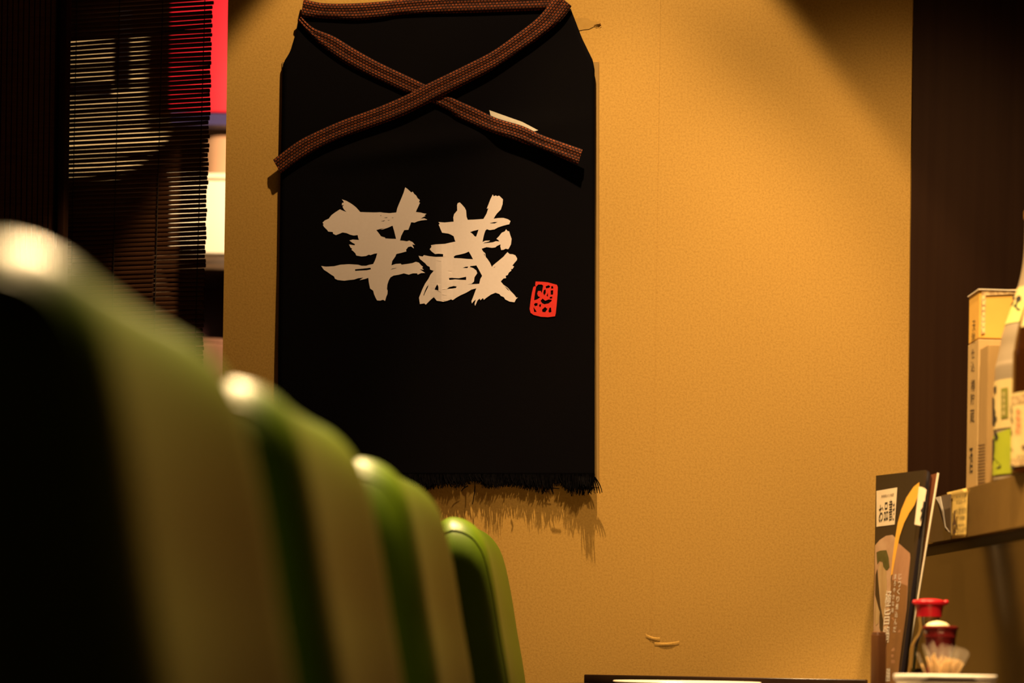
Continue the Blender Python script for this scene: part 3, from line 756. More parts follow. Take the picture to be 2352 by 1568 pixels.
# ------------------------------------------------------------------ cartons on the ledge
def carton(name, corner, w, d, h, ang, mats, label, cat, lid=None):
    """corner: nearest vertical edge (x, y); w runs right, d runs back"""
    ex = Vector((math.cos(ang), math.sin(ang), 0)); ey = Vector((-math.sin(ang), math.cos(ang), 0))
    c0 = Vector((corner[0], corner[1], ZL))
    root = thing(name, c0 + ex * w / 2 + ey * d / 2, label, cat)
    M3 = Matrix((ex, ey, Vector((0, 0, 1)))).transposed()
    h0 = h - (lid or 0)
    bm = bmesh.new(); add_box(bm, c0 + ex * w / 2 + ey * d / 2 + Vector((0, 0, h0 / 2 + 0.0003)), (w, d, h0), M3, 0.0009, 2)
    bm_obj('carton_body', bm, mats[0], root)
    if lid:
        bm = bmesh.new(); add_box(bm, c0 + ex * w / 2 + ey * d / 2 + Vector((0, 0, h0 + lid / 2 + 0.0012)), (w - 0.001, d - 0.001, lid - 0.001), M3, 0.0009, 2)
        l_ = bm_obj('lid', bm, mats[1], root)
        bm = bmesh.new(); add_box(bm, c0 + ex * w / 2 + ey * d / 2 + Vector((0, 0, h + 0.0016)) - ey * 0.0012, (w + 0.003, d + 0.003, 0.0012), M3)
        bm_obj('flap', bm, mats[2], root)
    return root, on_plane(c0, ey), on_plane(c0, ex), c0, ex, ey
cA, faceA, sideA, c0, ex, ey = carton('tall_carton', (0.3885, 2.925), 0.060, 0.060, 0.2600, 0.10, (M_card, M_cardface, M_edge), 'tall cream gift carton with printed lid, tallest box on the ledge', 'carton', lid=0.0640)
print_shape('border_print', [[(2255, 667), (2336, 664), (2336, 675), (2264.5, 678), (2262.5, 765), (2253.5, 767)]], [], faceA, M_border, cA, 0.0012)
for k in range(7):
    y_ = 681 + k * 12.6
    print_shape('border_scale', [[(2255.5, y_), (2260, y_ - 3.5), (2263, y_), (2261.5, y_ + 6), (2257, y_ + 7)]], [], faceA, M_labelcream, cA, 0.0017)
for s, (x, y, w_, h_) in (('天', (2233, 735, 7, 24)), ('然', (2231, 762, 8, 26)), ('仕', (2231, 800, 7, 22)), ('込', (2230, 828, 8, 24)), ('樽', (2230, 870, 9, 28)), ('貯', (2229, 902, 9, 26)), ('蔵', (2228, 938, 10, 32)), ('酒', (2226, 1025, 8, 62))):
    print_text('side_lettering', s, [(x, y + 2), (x + w_, y), (x + w_, y + h_), (x, y + h_ + 2)], sideA, M_blackink, cA, 0.0012)
cB, faceB, sideB, c0b, exb, eyb = carton('kraft_carton', (0.3935, 2.868), 0.046, 0.044, 0.181, 0.10, (M_kraft, M_kraft, M_kraft), 'plain brown kraft carton in front of the tall cream carton', 'carton')
for k in range(13):
    y_ = 1020 + k * 7.2
    print_shape('stripe_print', [[(2246, y_ + 2), (2262, y_ - 1.0), (2262, y_ + 1.6), (2246, y_ + 4.6)]], [], sideB, M_brown_ink, cB, 0.0012)

# ------------------------------------------------------------------ bottles on the ledge
def bottle_profile(pr):
    out = []
    pl = [Vector(p) for p in pr]
    for i in range(len(pl) - 1):
        p0 = pl[max(i - 1, 0)]; p1 = pl[i]; p2 = pl[i + 1]; p3 = pl[min(i + 2, len(pl) - 1)]
        for k in range(4):
            t = k / 4
            out.append(0.5 * ((2 * p1) + (p2 - p0) * t + (2 * p0 - 5 * p1 + 4 * p2 - p3) * t * t + (3 * p1 - p0 - 3 * p2 + p3) * t ** 3))
    out.append(pl[-1])
    return [(max(0.0005, p.x), p.y) for p in out]
def radf(prof):
    def f(z):
        z -= ZL
        for (r0, z0), (r1, z1) in zip(prof, prof[1:]):
            if z0 <= z <= z1: return r0 + (r1 - r0) * (z - z0) / max(1e-6, z1 - z0)
        return prof[-1][0] if z > 0 else prof[0][0]
    return f
def wrap_patch(name, c, rad, th0, th1, z0, z1, m, parent, eps, nth=24, nz=10):
    """th from the direction towards the camera, negative to the left"""
    to = Vector((CAM.x - c[0], CAM.y - c[1])).normalized(); base = math.atan2(to.y, to.x)
    vs_, fs = [], []
    for j in range(nz + 1):
        for i in range(nth + 1):
            a = base + R(th0 + (th1 - th0) * i / nth)
            za = z0(i / nth) if callable(z0) else z0; zb_ = z1(i / nth) if callable(z1) else z1
            z = za + (zb_ - za) * j / nz
            r_ = rad(z) + eps
            vs_.append((c[0] + r_ * math.cos(a), c[1] + r_ * math.sin(a), z))
    for j in range(nz):
        for i in range(nth):
            a = j * (nth + 1) + i; fs.append([a, a + 1, a + nth + 2, a + nth + 1])
    return mesh(name, vs_, fs, m, parent, smooth=True)
def zpx(py, Y, px=2300): return P(px, py, Y).z
bA = (0.4475, 2.805)
profA = bottle_profile([(0.046, 0.0), (0.0525, 0.004), (0.0535, 0.012), (0.0535, 0.13), (0.0515, 0.150), (0.0475, 0.169), (0.0445, 0.187), (0.034, 0.219), (0.0258, 0.247), (0.0212, 0.269), (0.0190, 0.291), (0.0182, 0.313), (0.0180, 0.331)])
bot1 = thing('shochu_bottle', (bA[0], bA[1], ZL), 'large frosted glass bottle with lime green and cream label beside the cartons', 'bottle')
lathe('glass_body', (bA[0], bA[1], ZL), profA, M_frost, bot1, 48)
lathe('cap', (bA[0], bA[1], ZL + 0.3312), [(0.0185, 0), (0.0198, 0.001), (0.0198, 0.010), (0.0185, 0.0115), (0.006, 0.012)], M_capgold, bot1, 36)
rA = radf(profA); hitA = on_lathe(bA[0], bA[1], rA)
Yb = 2.79
zc = lambda py: zpx(py, Yb)
wrap_patch('label_cream', bA, rA, -100, 60, zc(985), zc(873), M_labelcream, bot1, 0.0006)
wrap_patch('label_green', bA, rA, -100, 60, zc(1090), lambda t: zc(1004 - 40 * t), M_labelgreen, bot1, 0.0009)
wrap_patch('neck_label_cream', bA, rA, -100, 100, zc(706), zc(656), M_labelcream, bot1, 0.0006)
wrap_patch('neck_label_lime', bA, rA, -100, 100, zc(742), lambda t: zc(692), M_labelfade, bot1, 0.0007)
print_shape('brush_print', [[(2325, 683), (2329, 677), (2331, 684), (2327, 690)]], [], hitA, M_blackink, bot1, 0.0014)
print_shape('brush_print', [[(2321, 701), (2327, 691), (2329, 693), (2322, 703)]], [], hitA, M_blackink, bot1, 0.0014)
print_shape('brush_print', [[(2333, 684), (2340, 678), (2345, 681), (2345, 688), (2337, 694), (2334, 704), (2345, 711), (2337, 712), (2327, 701), (2333, 698), (2334, 690)]], [], hitA, M_blackink, bot1, 0.0014)
print_shape('green_title_box', [[(2299, 892), (2315, 889), (2315, 958), (2299, 961)]], [], hitA, M_olivebox, bot1, 0.0012, 6)
for k, s in enumerate('琉球泡盛'):
    print_text('title_lettering', s, [(2300.5, 900 + k * 14), (2309.5, 899 + k * 14), (2309.5, 911 + k * 14), (2300.5, 912 + k * 14)], hitA, M_labelcream, bot1, 0.0018)
print_shape('brush_print', [[(2282, 890), (2288, 885), (2287, 900), (2283, 904)]], [], hitA, M_blackink, bot1, 0.0014)
print_shape('brush_print', [[(2279, 912), (2283, 914), (2283, 935), (2286, 945), (2284, 958), (2289, 955), (2288, 966), (2284, 968), (2284, 978), (2279, 978)]], [], hitA, M_blackink, bot1, 0.0014)
print_shape('brush_print', [[(2283, 984), (2288, 992), (2293, 1003), (2288, 1013), (2284, 1004)]], [], hitA, M_blackink, bot1, 0.0014)
print_shape('brush_print', [[(2279, 1010), (2284, 1006), (2284, 1030), (2282, 1050), (2290, 1060), (2299, 1068), (2297, 1074), (2289, 1075), (2279, 1066)]], [], hitA, M_blackink, bot1, 0.0014)

bB = (0.4475, 2.690)
profB = bottle_profile([(0.042, 0.0), (0.0470, 0.004), (0.0480, 0.012), (0.0480, 0.135), (0.0470, 0.150), (0.0435, 0.172), (0.0400, 0.188), (0.0345, 0.204), (0.0260, 0.224), (0.0185, 0.245), (0.0160, 0.27), (0.0152, 0.30)])
bot2 = thing('brown_bottle', (bB[0], bB[1], ZL), 'dark brown glass bottle with cream printed label at the right frame edge', 'bottle')
lathe('glass_body', (bB[0], bB[1], ZL), profB, M_brownglass, bot2, 48)
lathe('cap', (bB[0], bB[1], ZL + 0.3002), [(0.0157, 0), (0.0170, 0.001), (0.0170, 0.014), (0.0155, 0.0155), (0.005, 0.016)], M_capgold, bot2, 32)
rB = radf(profB); hitB = on_lathe(bB[0], bB[1], rB)
zd = lambda py: zpx(py, bB[1] - 0.01, 2340)
wrap_patch('label', bB, rB, -95, 80, ZL + 0.004, zd(903), M_labelcream, bot2, 0.0006)
wrap_patch('label_border', bB, rB, -95, 80, zd(929), zd(909), M_border, bot2, 0.0009)
wrap_patch('label_border', bB, rB, -95, 80, ZL + 0.008, ZL + 0.017, M_border, bot2, 0.0009)
for k, s in enumerate('本格焼酎'):
    print_text('red_lettering', s, [(2331.5, 938 + k * 15), (2344, 937 + k * 15), (2344, 950 + k * 15), (2331.5, 951 + k * 15)], hitB, M_redprint, bot2, 0.0014)
for (x, y, w_, h_) in ((2321.5, 933, 3, 20), (2322, 955, 4, 17), (2321.5, 985, 2.5, 16), (2322, 1028, 3, 8), (2322, 1066, 8, 14)):
    print_shape('brush_print', [[(x, y), (x + w_ * .5, y + 1), (x + w_, y + h_ * .8), (x + w_ * .8, y + h_), (x, y + h_ * .7)]], [], hitB, M_blackink, bot2, 0.0014)
print_text('small_lettering', 'まろやか', [(2336, 1044), (2356, 1042), (2356, 1050), (2336, 1052)], hitB, M_blackink, bot2, 0.0014)
print_shape('crest_print', [[(2345, 1026), (2352, 1021), (2360, 1026), (2352, 1032)]], [], hitB, M_brown_ink, bot2, 0.0014)
wrap_patch('shoulder_label', bB, rB, -62, 30, zd(752), zd(705), M_labelcream, bot2, 0.0008)

# ------------------------------------------------------------------ menu booklet and maroon card
mTL, mTR = P(2012, 1092, 3.12), P(2124, 1079, 2.985)
mBL, mBR = P(2003, 1606, 3.10), P(2054, 1612, 2.945)
mBL.z = mBR.z = CT + 0.001
men = thing('menu_booklet', ((mBL + mBR) / 2), 'standing menu booklet with food photo cover and black spine beside the condiments', 'menu')
cov = on_bilinear(mTL, mTR, mBL, mBR, 0.0)
GU, GV = 14, 30
dep = Vector((0.0022, 0.0012, 0))
vs_, fs = [], []
for side in (0, 1):
    for j in range(GV + 1):
        for i in range(GU + 1):
            vs_.append(cov.S(i / GU, j / GV) + (dep if side else Vector((0, 0, 0))))
w = GU + 1; n1 = w * (GV + 1)
for j in range(GV):
    for i in range(GU):
        a = j * w + i
        fs.append([a, a + 1, a + w + 1, a + w]); fs.append([n1 + a + w, n1 + a + w + 1, n1 + a + 1, n1 + a])
for j in range(GV):
    for i in (0, GU):
        a = j * w + i; fs.append([a, a + w, n1 + a + w, n1 + a])
for i in range(GU):
    for j in (0, GV):
        a = j * w + i; fs.append([a, n1 + a, n1 + a + 1, a + 1])
mesh('cover', vs_, fs, M_menudark, men)
# rounded black spine that turns away to the right of the cover
spt = [P(2124, 1079, 2.985), P(2130, 1081, 2.975), P(2135, 1087, 2.975), P(2137.5, 1094, 2.985), P(2139, 1099, 3.00)]
spb = [P(2054, 1612, 2.945), P(2060, 1612, 2.935), P(2066, 1612, 2.935), P(2070, 1612, 2.945), P(2072, 1612, 2.965)]
for q in spb: q.z = CT + 0.001
vs_, fs = [], []
NV = 20
for side in (0, 1):
    for k in range(5):
        for j in range(NV + 1):
            q = spt[k].lerp(spb[k], j / NV)
            vs_.append(q + (Vector((0.0015, 0.0015, 0)) if side else Vector((0, 0, 0))))
n1 = 5 * (NV + 1)
for k in range(4):
    for j in range(NV):
        a = k * (NV + 1) + j
        fs.append([a, a + 1, a + NV + 2, a + NV + 1]); fs.append([n1 + a + NV + 1, n1 + a + NV + 2, n1 + a + 1, n1 + a])
for k in (0, 4):
    for j in range(NV):
        a = k * (NV + 1) + j; fs.append([a, a + 1, n1 + a + 1, n1 + a])
for k in range(4):
    for j in (0, NV):
        a = k * (NV + 1) + j; fs.append([a, a + NV + 1, n1 + a + NV + 1, n1 + a])
sp = mesh('spine', vs_, fs, M_menublack, men, smooth=False); smooth_by_angle(sp, 60)
def mshape(name, loop, m, eps=0.0008, step=14, holes=()):
    return print_shape(name, [loop], holes, cov, m, men, eps, step)
mshape('food_photo', [(2010, 1252), (2020, 1240), (2035, 1230), (2050, 1228), (2056, 1234), (2058, 1246), (2052, 1300), (2046, 1330), (2046, 1400), (2032, 1500), (2030, 1568), (2027, 1600), (2005, 1600), (2006, 1450), (2009, 1330)], M_foodpale, 0.0008)
mshape('food_photo', [(2060, 1244), (2070, 1252), (2090, 1270), (2091, 1280), (2086, 1330), (2082, 1400), (2074, 1460), (2066, 1520), (2062, 1560), (2058, 1600), (2030, 1600), (2034, 1500), (2046, 1400), (2048, 1330), (2054, 1290)], M_food, 0.0010)
mshape('food_photo', [(2047, 1330), (2084, 1345), (2080, 1410), (2070, 1490), (2062, 1550), (2057, 1604), (2024, 1604), (2034, 1520), (2040, 1430)], M_foodlow, 0.0012)
mshape('green_leaf_print', [(2013, 1268), (2022, 1264), (2036, 1263), (2041, 1280), (2043, 1302), (2038, 1309), (2030, 1308), (2027, 1290), (2020, 1288), (2015, 1296), (2014, 1285)], M_foodgreen, 0.0013)
mshape('leek_print', [(2018, 1302), (2023, 1290), (2028, 1300), (2036, 1312), (2037, 1350), (2034, 1400), (2029, 1425), (2023, 1390), (2018, 1340)], M_leek, 0.0015)
mshape('leek_print', [(2011, 1370), (2016, 1392), (2021, 1405), (2018, 1430), (2012, 1436), (2007, 1420)], M_leek, 0.0015)
mshape('dark_print', [(2011, 1320), (2015, 1305), (2017.5, 1340), (2022, 1390), (2029, 1426), (2027, 1470), (2020, 1440), (2020, 1405), (2014, 1380), (2010, 1365)], M_menudark, 0.0014)
mshape('orange_blade_print', [(2111.5, 1107), (2111, 1125), (2107, 1142), (2100, 1160), (2088, 1178), (2076, 1202), (2066, 1232), (2060, 1262), (2054, 1294), (2050, 1318), (2046, 1322), (2050, 1280), (2056, 1235), (2062, 1200), (2070, 1170), (2082, 1142), (2098, 1118)], M_blade, 0.0016, 10)
mshape('title_label', [(2013, 1127), (2061, 1119), (2055, 1204), (2013, 1209.5)], M_menuwhite, 0.0012)
for s, q in (('お', [(2019, 1160), (2029, 1157), (2028, 1196), (2018, 1199)]), ('品', [(2031, 1154), (2040, 1152), (2039, 1194), (2030, 1197)]), ('書', [(2042, 1147), (2050.5, 1146), (2049, 1194), (2041, 1197)]), ('き', [(2051.5, 1152), (2055.5, 1151), (2053.5, 1194), (2049.5, 1195)])):
    print_text('title_lettering', s, q, cov, M_blackink, men, 0.0022)
print_text('small_lettering', '本格炭火と地酒', [(2024, 1136), (2053, 1132), (2052, 1139), (2024, 1143)], cov, M_brown_ink, men, 0.0022)
for k, s in enumerate('じっくり煮込んだ'):
    x, y = 2064.5 - k * 1.75, 1317 + k * 17.3
    print_text('white_lettering', s, [(x, y), (x + 6.5, y - .5), (x + 5.5, y + 13), (x - 1, y + 13.5)], cov, M_whiteink, men, 0.0024)
for k, s in enumerate('まろやかな味'):
    x, y = 2054.5 - k * 1.3, 1318 + k * 15.5
    print_text('white_lettering', s, [(x, y), (x + 5, y - .5), (x + 4, y + 11), (x - 1, y + 11.5)], cov, M_whiteink, men, 0.0024)
for k, s in enumerate('極旨鍋'):
    x, y = 2034.5 - k * 2.4, 1356 + k * 41
    print_text('brush_lettering', s, [(x, y), (x + 14, y - 1), (x + 11, y + 37), (x - 3, y + 38)], cov, M_whiteink, men, 0.0024)
print_text('brush_lettering', '膳', [(2036, 1534), (2045, 1533), (2044, 1564), (2034, 1565)], cov, M_whiteink, men, 0.0024)
# white label on the spine
on_spine = on_plane(P(2118, 1140, 2.972), Vector((0.25, -1, 0)))
on_spine = on_bilinear(P(2109, 1117, 2.968), P(2128, 1122, 2.958), P(2100, 1206, 2.962), P(2114, 1208, 2.952))
sl = print_shape('spine_label', [[(2110.5, 1117), (2118, 1118), (2125, 1121.5), (2128, 1125), (2124, 1150), (2119, 1180), (2114.5, 1207), (2100.5, 1204)]], [], on_spine, M_menuwhite, men, 0.001, 8)
print_shape('spine_brush_print', [[(2121, 1150), (2124, 1152), (2121, 1172), (2117, 1190), (2114, 1200), (2113, 1190), (2117, 1177), (2114, 1172), (2119, 1164)]], [], on_spine, M_blackink, men, 0.0016)

cTL, cTR, cBR, cBL = P(2132, 1091, 3.035), P(2152.5, 1085, 2.990), P(2070, 1606, 2.978), P(2055, 1606, 3.015)
cBR.z = cBL.z = CT + 0.001
mc = thing('menu_card', ((cBL + cBR) / 2), 'thin maroon menu card with a white edge, leaning behind the menu booklet', 'menu')
tv = Vector((0.0012, 0.0022, 0))
prism('card_board', [cTL + tv * 1.2, cTR + tv * 1.2, cBR + tv * 1.2, cBL + tv * 1.2], tv, M_maroon, mc)
e0, e1 = P(2152.5, 1085, 2.988), P(2157, 1086, 2.988)
f0, f1 = P(2068.5, 1606, 2.976), P(2071, 1606, 2.976)
f0.z = f1.z = CT + 0.001
prism('pale_edge', [e0, e1, f1, f0], (0.0008, 0.003, 0), M_edge, mc)

# brown lacquered box in front of the menu
bb = P(2017, 1560, 2.885)
wb = thing('chopstick_box', (bb.x, bb.y, CT), 'narrow upright brown lacquered wooden box in front of the menu booklet', 'box')
zt_ = P(2017, 1450, 2.885).z
Mr = Matrix.Rotation(R(34), 3, 'Z')
box('box_body', (bb.x, bb.y, (CT + zt_ - 0.003) / 2), (0.0150, 0.0150, zt_ - CT - 0.003), M_brownbox, wb, Mr, 0.0016, 3)
box('box_lid', (bb.x, bb.y, zt_ - 0.0022), (0.0140, 0.0140, 0.0042), M_brownbox, wb, Mr, 0.0018, 3)

# ------------------------------------------------------------------ condiments
sb = P(2133, 1500, 2.84)
soy = thing('soy_sauce_bottle', (sb.x, sb.y, CT), 'clear glass soy sauce dispenser with a red cap', 'bottle')
def zs(py): return P(2133, py, sb.y).z - CT
pxm = sb.y / F
prs = bottle_profile([(0.0240, 0.0005), (0.0285, 0.004), (0.0290, 0.012), (0.0275, 0.030), (0.0250, zs(1520)), (0.0238, zs(1488)), (0.0205, zs(1472)), (0.0150, zs(1456)), (0.0128, zs(1440)), (0.0138, zs(1420)), (0.0150, zs(1408))])
inner = [(max(0.0006, r_ - 0.0022), z + (0.004 if i == 0 else 0)) for i, (r_, z) in enumerate(prs)]
inner[0] = (0.001, 0.004)
lathe('glass_body', (sb.x, sb.y, CT), prs + inner[::-1][0:-3] + [(0.0225, 0.006), (0.0005, 0.005)], M_clear, soy, 40, close=False)
lathe('soy_sauce', (sb.x, sb.y, CT), [(0.0005, 0.0062), (0.022, 0.0066), (0.0252, 0.013), (0.0245, 0.030), (0.0228, zs(1535)), (0.0005, zs(1535) + 0.0002)], M_soy, soy, 32)
lathe('cap', (sb.x, sb.y, CT), [(0.0162, zs(1416)), (0.0163, zs(1409)), (0.0175, zs(1396)), (0.0183, zs(1388)), (0.0198, zs(1387)), (0.0198, zs(1381)), (0.0190, zs(1379)), (0.0150, zs(1376.5)), (0.008, zs(1374.5)), (0.0005, zs(1374))], M_redcap, soy, 40)
for sg, ln in ((-1, 1.0), (1, 1.15)):
    bm = bmesh.new()
    tube(bm, [(sb.x + sg * 0.013, sb.y, CT + zs(1388)), (sb.x + sg * 0.0195 * ln, sb.y, CT + zs(1382) + sg * 0.0003), (sb.x + sg * 0.0212 * ln, sb.y, CT + zs(1381))], 0.0042, 0.0022, 10)
    bm_obj('spout', bm, M_redcap, soy, smooth=True)

jb = P(2159, 1500, 2.775)
jar = thing('spice_jar', (jb.x, jb.y, CT), 'maroon lacquered spice jar with a flared rim and cream dome lid, before the soy bottle', 'jar')
def zj(py): return P(2159, py, jb.y).z - CT
lathe('jar_body', (jb.x, jb.y, CT), [(0.015, 0.0005), (0.017, 0.002), (0.0165, zj(1530)), (0.0150, zj(1504)), (0.0185, zj(1488)), (0.0195, zj(1464)), (0.0202, zj(1462)), (0.0200, zj(1460)), (0.0212, zj(1447)), (0.0228, zj(1442)), (0.0226, zj(1439)), (0.0200, zj(1437)), (0.012, zj(1437))], M_maroonlac, jar, 40)
lathe('lid', (jb.x - 0.0035, jb.y, CT), [(0.0150, zj(1437.2)), (0.0146, zj(1435)), (0.0110, zj(1430)), (0.0055, zj(1427)), (0.0005, zj(1425.5))], M_cream, jar, 32)
lathe('lid_tab', (jb.x + 0.0135, jb.y - 0.002, CT), [(0.0066, zj(1441.5)), (0.0066, zj(1439)), (0.003, zj(1437.5)), (0.0005, zj(1437.2))], M_cream, jar, 24)

hb = P(2158, 1560, 2.70)
hol = thing('toothpick_cup', (hb.x, hb.y, CT), 'small white cup holding fanned toothpicks behind the white ashtrays', 'cup')
lathe('cup_body', (hb.x, hb.y, CT), [(0.0005, 0.0005), (0.0165, 0.0008), (0.0185, 0.004), (0.0205, 0.022), (0.0195, 0.022), (0.0172, 0.005), (0.0005, 0.004)], M_white, hol, 32, close=False)
rp = random.Random(4)
tips = [(2106, 1496), (2122, 1478), (2130, 1483), (2137, 1476), (2143, 1470), (2148, 1480), (2154, 1486), (2160, 1480), (2166, 1475), (2170, 1486), (2176, 1478), (2181, 1483), (2187, 1480), (2192, 1484), (2198, 1482), (2204, 1485), (2210, 1486), (2216, 1488), (2222, 1491), (2226, 1496), (2133, 1492), (2163, 1494), (2185, 1493), (2200, 1494)]
for k, (tx, ty) in enumerate(tips):
    yy = hb.y + rp.uniform(-0.012, 0.010)
    base = Vector((hb.x + (tx - 2160) / 110 * 0.011, hb.y + (yy - hb.y) * 0.5, CT + 0.0085))
    tip = P(tx, ty, yy)
    dirv = (tip - base).normalized(); L = (tip - base).length
    rank = sorted(tips).index((tx, ty)); ORD = ['leftmost', 'second from the left', 'third from the left', 'fourth from the left', 'fifth from the left', 'sixth from the left', 'seventh from the left', 'eighth from the left', 'ninth from the left', 'tenth from the left', 'eleventh from the left', 'twelfth from the left']
    where = ORD[rank] if rank < 12 else ORD[len(tips) - 1 - rank].replace('left', 'right')
    tk = thing('toothpick', tuple(base), 'wrapped bamboo toothpick, ' + where + ' by its tip in the fan', 'toothpick', 'wrapped toothpicks in the cup')
    bm = bmesh.new(); tube(bm, [base + dirv * 0.001, base + dirv * (L - 0.022), base + dirv * (L - 0.016)], 0.0013, 0.0006, 6); bm_obj('stick', bm, M_pick, tk, smooth=True)
    side = dirv.cross(Vector((0, 1, 0))).normalized(); wv = 0.0020
    q = [base + dirv * 0.006 - side * wv * .7, base + dirv * 0.006 + side * wv * .7, base + dirv * (L - 0.002) + side * wv, base + dirv * L + side * wv * .2, base + dirv * (L - 0.003) - side * wv]
    fw = dirv.cross(side).normalized()
    prism('wrapper', [p + fw * 0.0014 for p in q], -fw * 0.0028, M_wrap, tk)

# stacked white ashtrays
ab = P(2171, 1560, 2.60)
def ashtray(z, label):
    t = thing('ashtray', (ab.x, ab.y, CT + z), label, 'ashtray', 'stacked white ashtrays')
    H = P(2171, 1546, 2.60).z - CT - 0.0138
    H = 0.026
    prof = [(0.044, 0.0005), (0.047, 0.002), (0.0545, H - 0.012), (0.0572, H - 0.0105), (0.0590, H - 0.008), (0.0603, H - 0.0025), (0.0600, H - 0.0006), (0.0588, H), (0.0570, H - 0.0006), (0.0545, H - 0.004), (0.046, 0.006), (0.0005, 0.005)]
    lathe('dish', (ab.x, ab.y, CT + z), prof, M_white, t, 64, close=False)
    return t, H
t1, H = ashtray(0.0, 'lower white melamine ashtray of the stack at the frame bottom')
ztop = P(2171, 1549, 2.60).z - CT
t2, H = ashtray(ztop - 0.026, 'upper white melamine ashtray of the stack, with grey notch facing the camera')
def radd(z):
    z -= CT + ztop - 0.026
    return 0.0572 + (0.0603 - 0.0572) * max(0, min(1, (z - 0.0155) / 0.008))
hitC = on_lathe(ab.x, ab.y, radd)
print_shape('grey_notch', [[(2134, 1554), (2236, 1556), (2243, 1562), (2247, 1567), (2112, 1566), (2120, 1561)]], [], hitC, M_grey, t2, 0.0018, 8, 'grey notch below the rim')

# ------------------------------------------------------------------ tray and plate by the wall
a0, a1 = P(1348, 1548, 3.24), P(1994, 1561, 3.06)
ex_ = (Vector((a1.x, a1.y, 0)) - Vector((a0.x, a0.y, 0))); Lt = ex_.length; ex_.normalize(); ey_ = Vector((ex_.y, -ex_.x, 0))
Dt = 0.25; ht = a0.z - CT
Mt = Matrix((ex_, -ey_, Vector((0, 0, 1)))).transposed()
c_ = Vector((a0.x, a0.y, CT)) + ex_ * Lt / 2 + ey_ * Dt / 2
tray = thing('serving_tray', tuple(c_), 'dark lacquered wooden tray standing on the counter against the tan wall', 'tray')
box('tray_base', c_ + Vector((0, 0, 0.0045)), (Lt, Dt, 0.008), M_counter, tray, Mt, 0.001)
box('rim', c_ - ey_ * (Dt / 2 - 0.005) + Vector((0, 0, ht / 2 + 0.0044)), (Lt, 0.010, ht - 0.009), M_counter, tray, Mt, 0.0015)
box('rim', c_ + ey_ * (Dt / 2 - 0.005) + Vector((0, 0, ht * 0.25 + 0.0044)), (Lt, 0.010, ht * 0.45 - 0.004), M_counter, tray, Mt, 0.0015)
for sg in (-1, 1):
    box('rim', c_ + ex_ * sg * (Lt / 2 - 0.005) + Vector((0, 0, ht * 0.25 + 0.0044)), (0.010, Dt - 0.0202, ht * 0.45 - 0.004), M_counter, tray, Mt, 0.0015)
pc = c_ + ex_ * 0.0
zp = P(1600, 1564, pc.y).z
pl = thing('white_plate', (pc.x, pc.y, CT + 0.0088), 'white plate lying in the dark tray', 'plate')
hp = zp - CT - 0.0088
lathe('plate_body', (pc.x, pc.y, CT + 0.0088), [(0.0005, 0.0004), (0.050, 0.0006), (0.058, 0.004), (0.098, hp - 0.003), (0.1015, hp - 0.001), (0.1005, hp), (0.096, hp - 0.0005), (0.056, 0.0065), (0.0005, 0.0055)], M_white, pl, 64, close=False)

# ------------------------------------------------------------------ reed blind on the left
bl = thing('reed_blind', tuple(P(320, 600, 3.47)), 'dark woven reed blind hanging left of the tan wall', 'blind')
def on_blind(px, py):
    t = (px - 150) / 330
    return P(px, py, 3.52 - 0.065 * t)
tl_, bl_, tr_, br_ = on_blind(160, -60), on_blind(128, 1500), on_blind(490, -60), on_blind(445, 1500)
ztop_b, zbot_b = 1.86, 0.55
nsl = 184
src = None
for k in range(nsl):
    z = ztop_b - (ztop_b - zbot_b) * k / (nsl - 1)
    tl2 = (tl_.z - z) / (tl_.z - bl_.z); tr2 = (tr_.z - z) / (tr_.z - br_.z)
    pa = tl_.lerp(bl_, tl2); pb = tr_.lerp(br_, tr2)
    pa.z = pb.z = z
    pa.x += rp.uniform(-0.002, 0.002); pb.x += rp.uniform(-0.0015, 0.0015)
    bm = bmesh.new()
    hgt = 0.00318 + rp.uniform(-0.0003, 0.0003)
    dxy = (pb - pa).normalized(); up = Vector((0, 0, 1)); nv = dxy.cross(up)
    sec = [(-hgt, 0), (-hgt * .5, 0.0016), (hgt * .5, 0.0016), (hgt, 0), (hgt * .5, -0.0016), (-hgt * .5, -0.0016)]
    NS = 5; rings = []
    for i in range(NS):
        c = pa.lerp(pb, i / (NS - 1)) + up * rp.uniform(-0.0004, 0.0004)
        rings.append([bm.verts.new(c + up * s_[0] + nv * s_[1]) for s_ in sec])
    for i in range(NS - 1):
        for q in range(6): bm.faces.new([rings[i][q], rings[i][(q + 1) % 6], rings[i + 1][(q + 1) % 6], rings[i + 1][q]])
    bm.faces.new(rings[0]); bm.faces.new(rings[-1][::-1])
    bm_obj('slat', bm, M_reed, bl)
for t in (0.06, 0.36, 0.66, 0.95):
    bm = bmesh.new()
    pts = []
    for k in range(60):
        z = ztop_b - (ztop_b - zbot_b) * k / 59
        tl2 = (tl_.z - z) / (tl_.z - bl_.z); tr2 = (tr_.z - z) / (tr_.z - br_.z)
        q = tl_.lerp(bl_, tl2).lerp(tr_.lerp(br_, tr2), t); q.z = z; q.y -= 0.0024
        pts.append(q)
    tube(bm, pts, 0.0007, None, 5); bm_obj('binding_cord', bm, M_cord, bl)
# top rail out of frame that carries it
q0, q1 = tl_.copy(), tr_.copy()
box('head_rail', ((q0.x + q1.x) / 2, (q0.y + q1.y) / 2, ztop_b + 0.02), ((q1 - q0).length + 0.02, 0.02, 0.03), M_darkwood, bl, Matrix.Rotation(math.atan2(q1.y - q0.y, q1.x - q0.x), 3, 'Z'), 0.003)

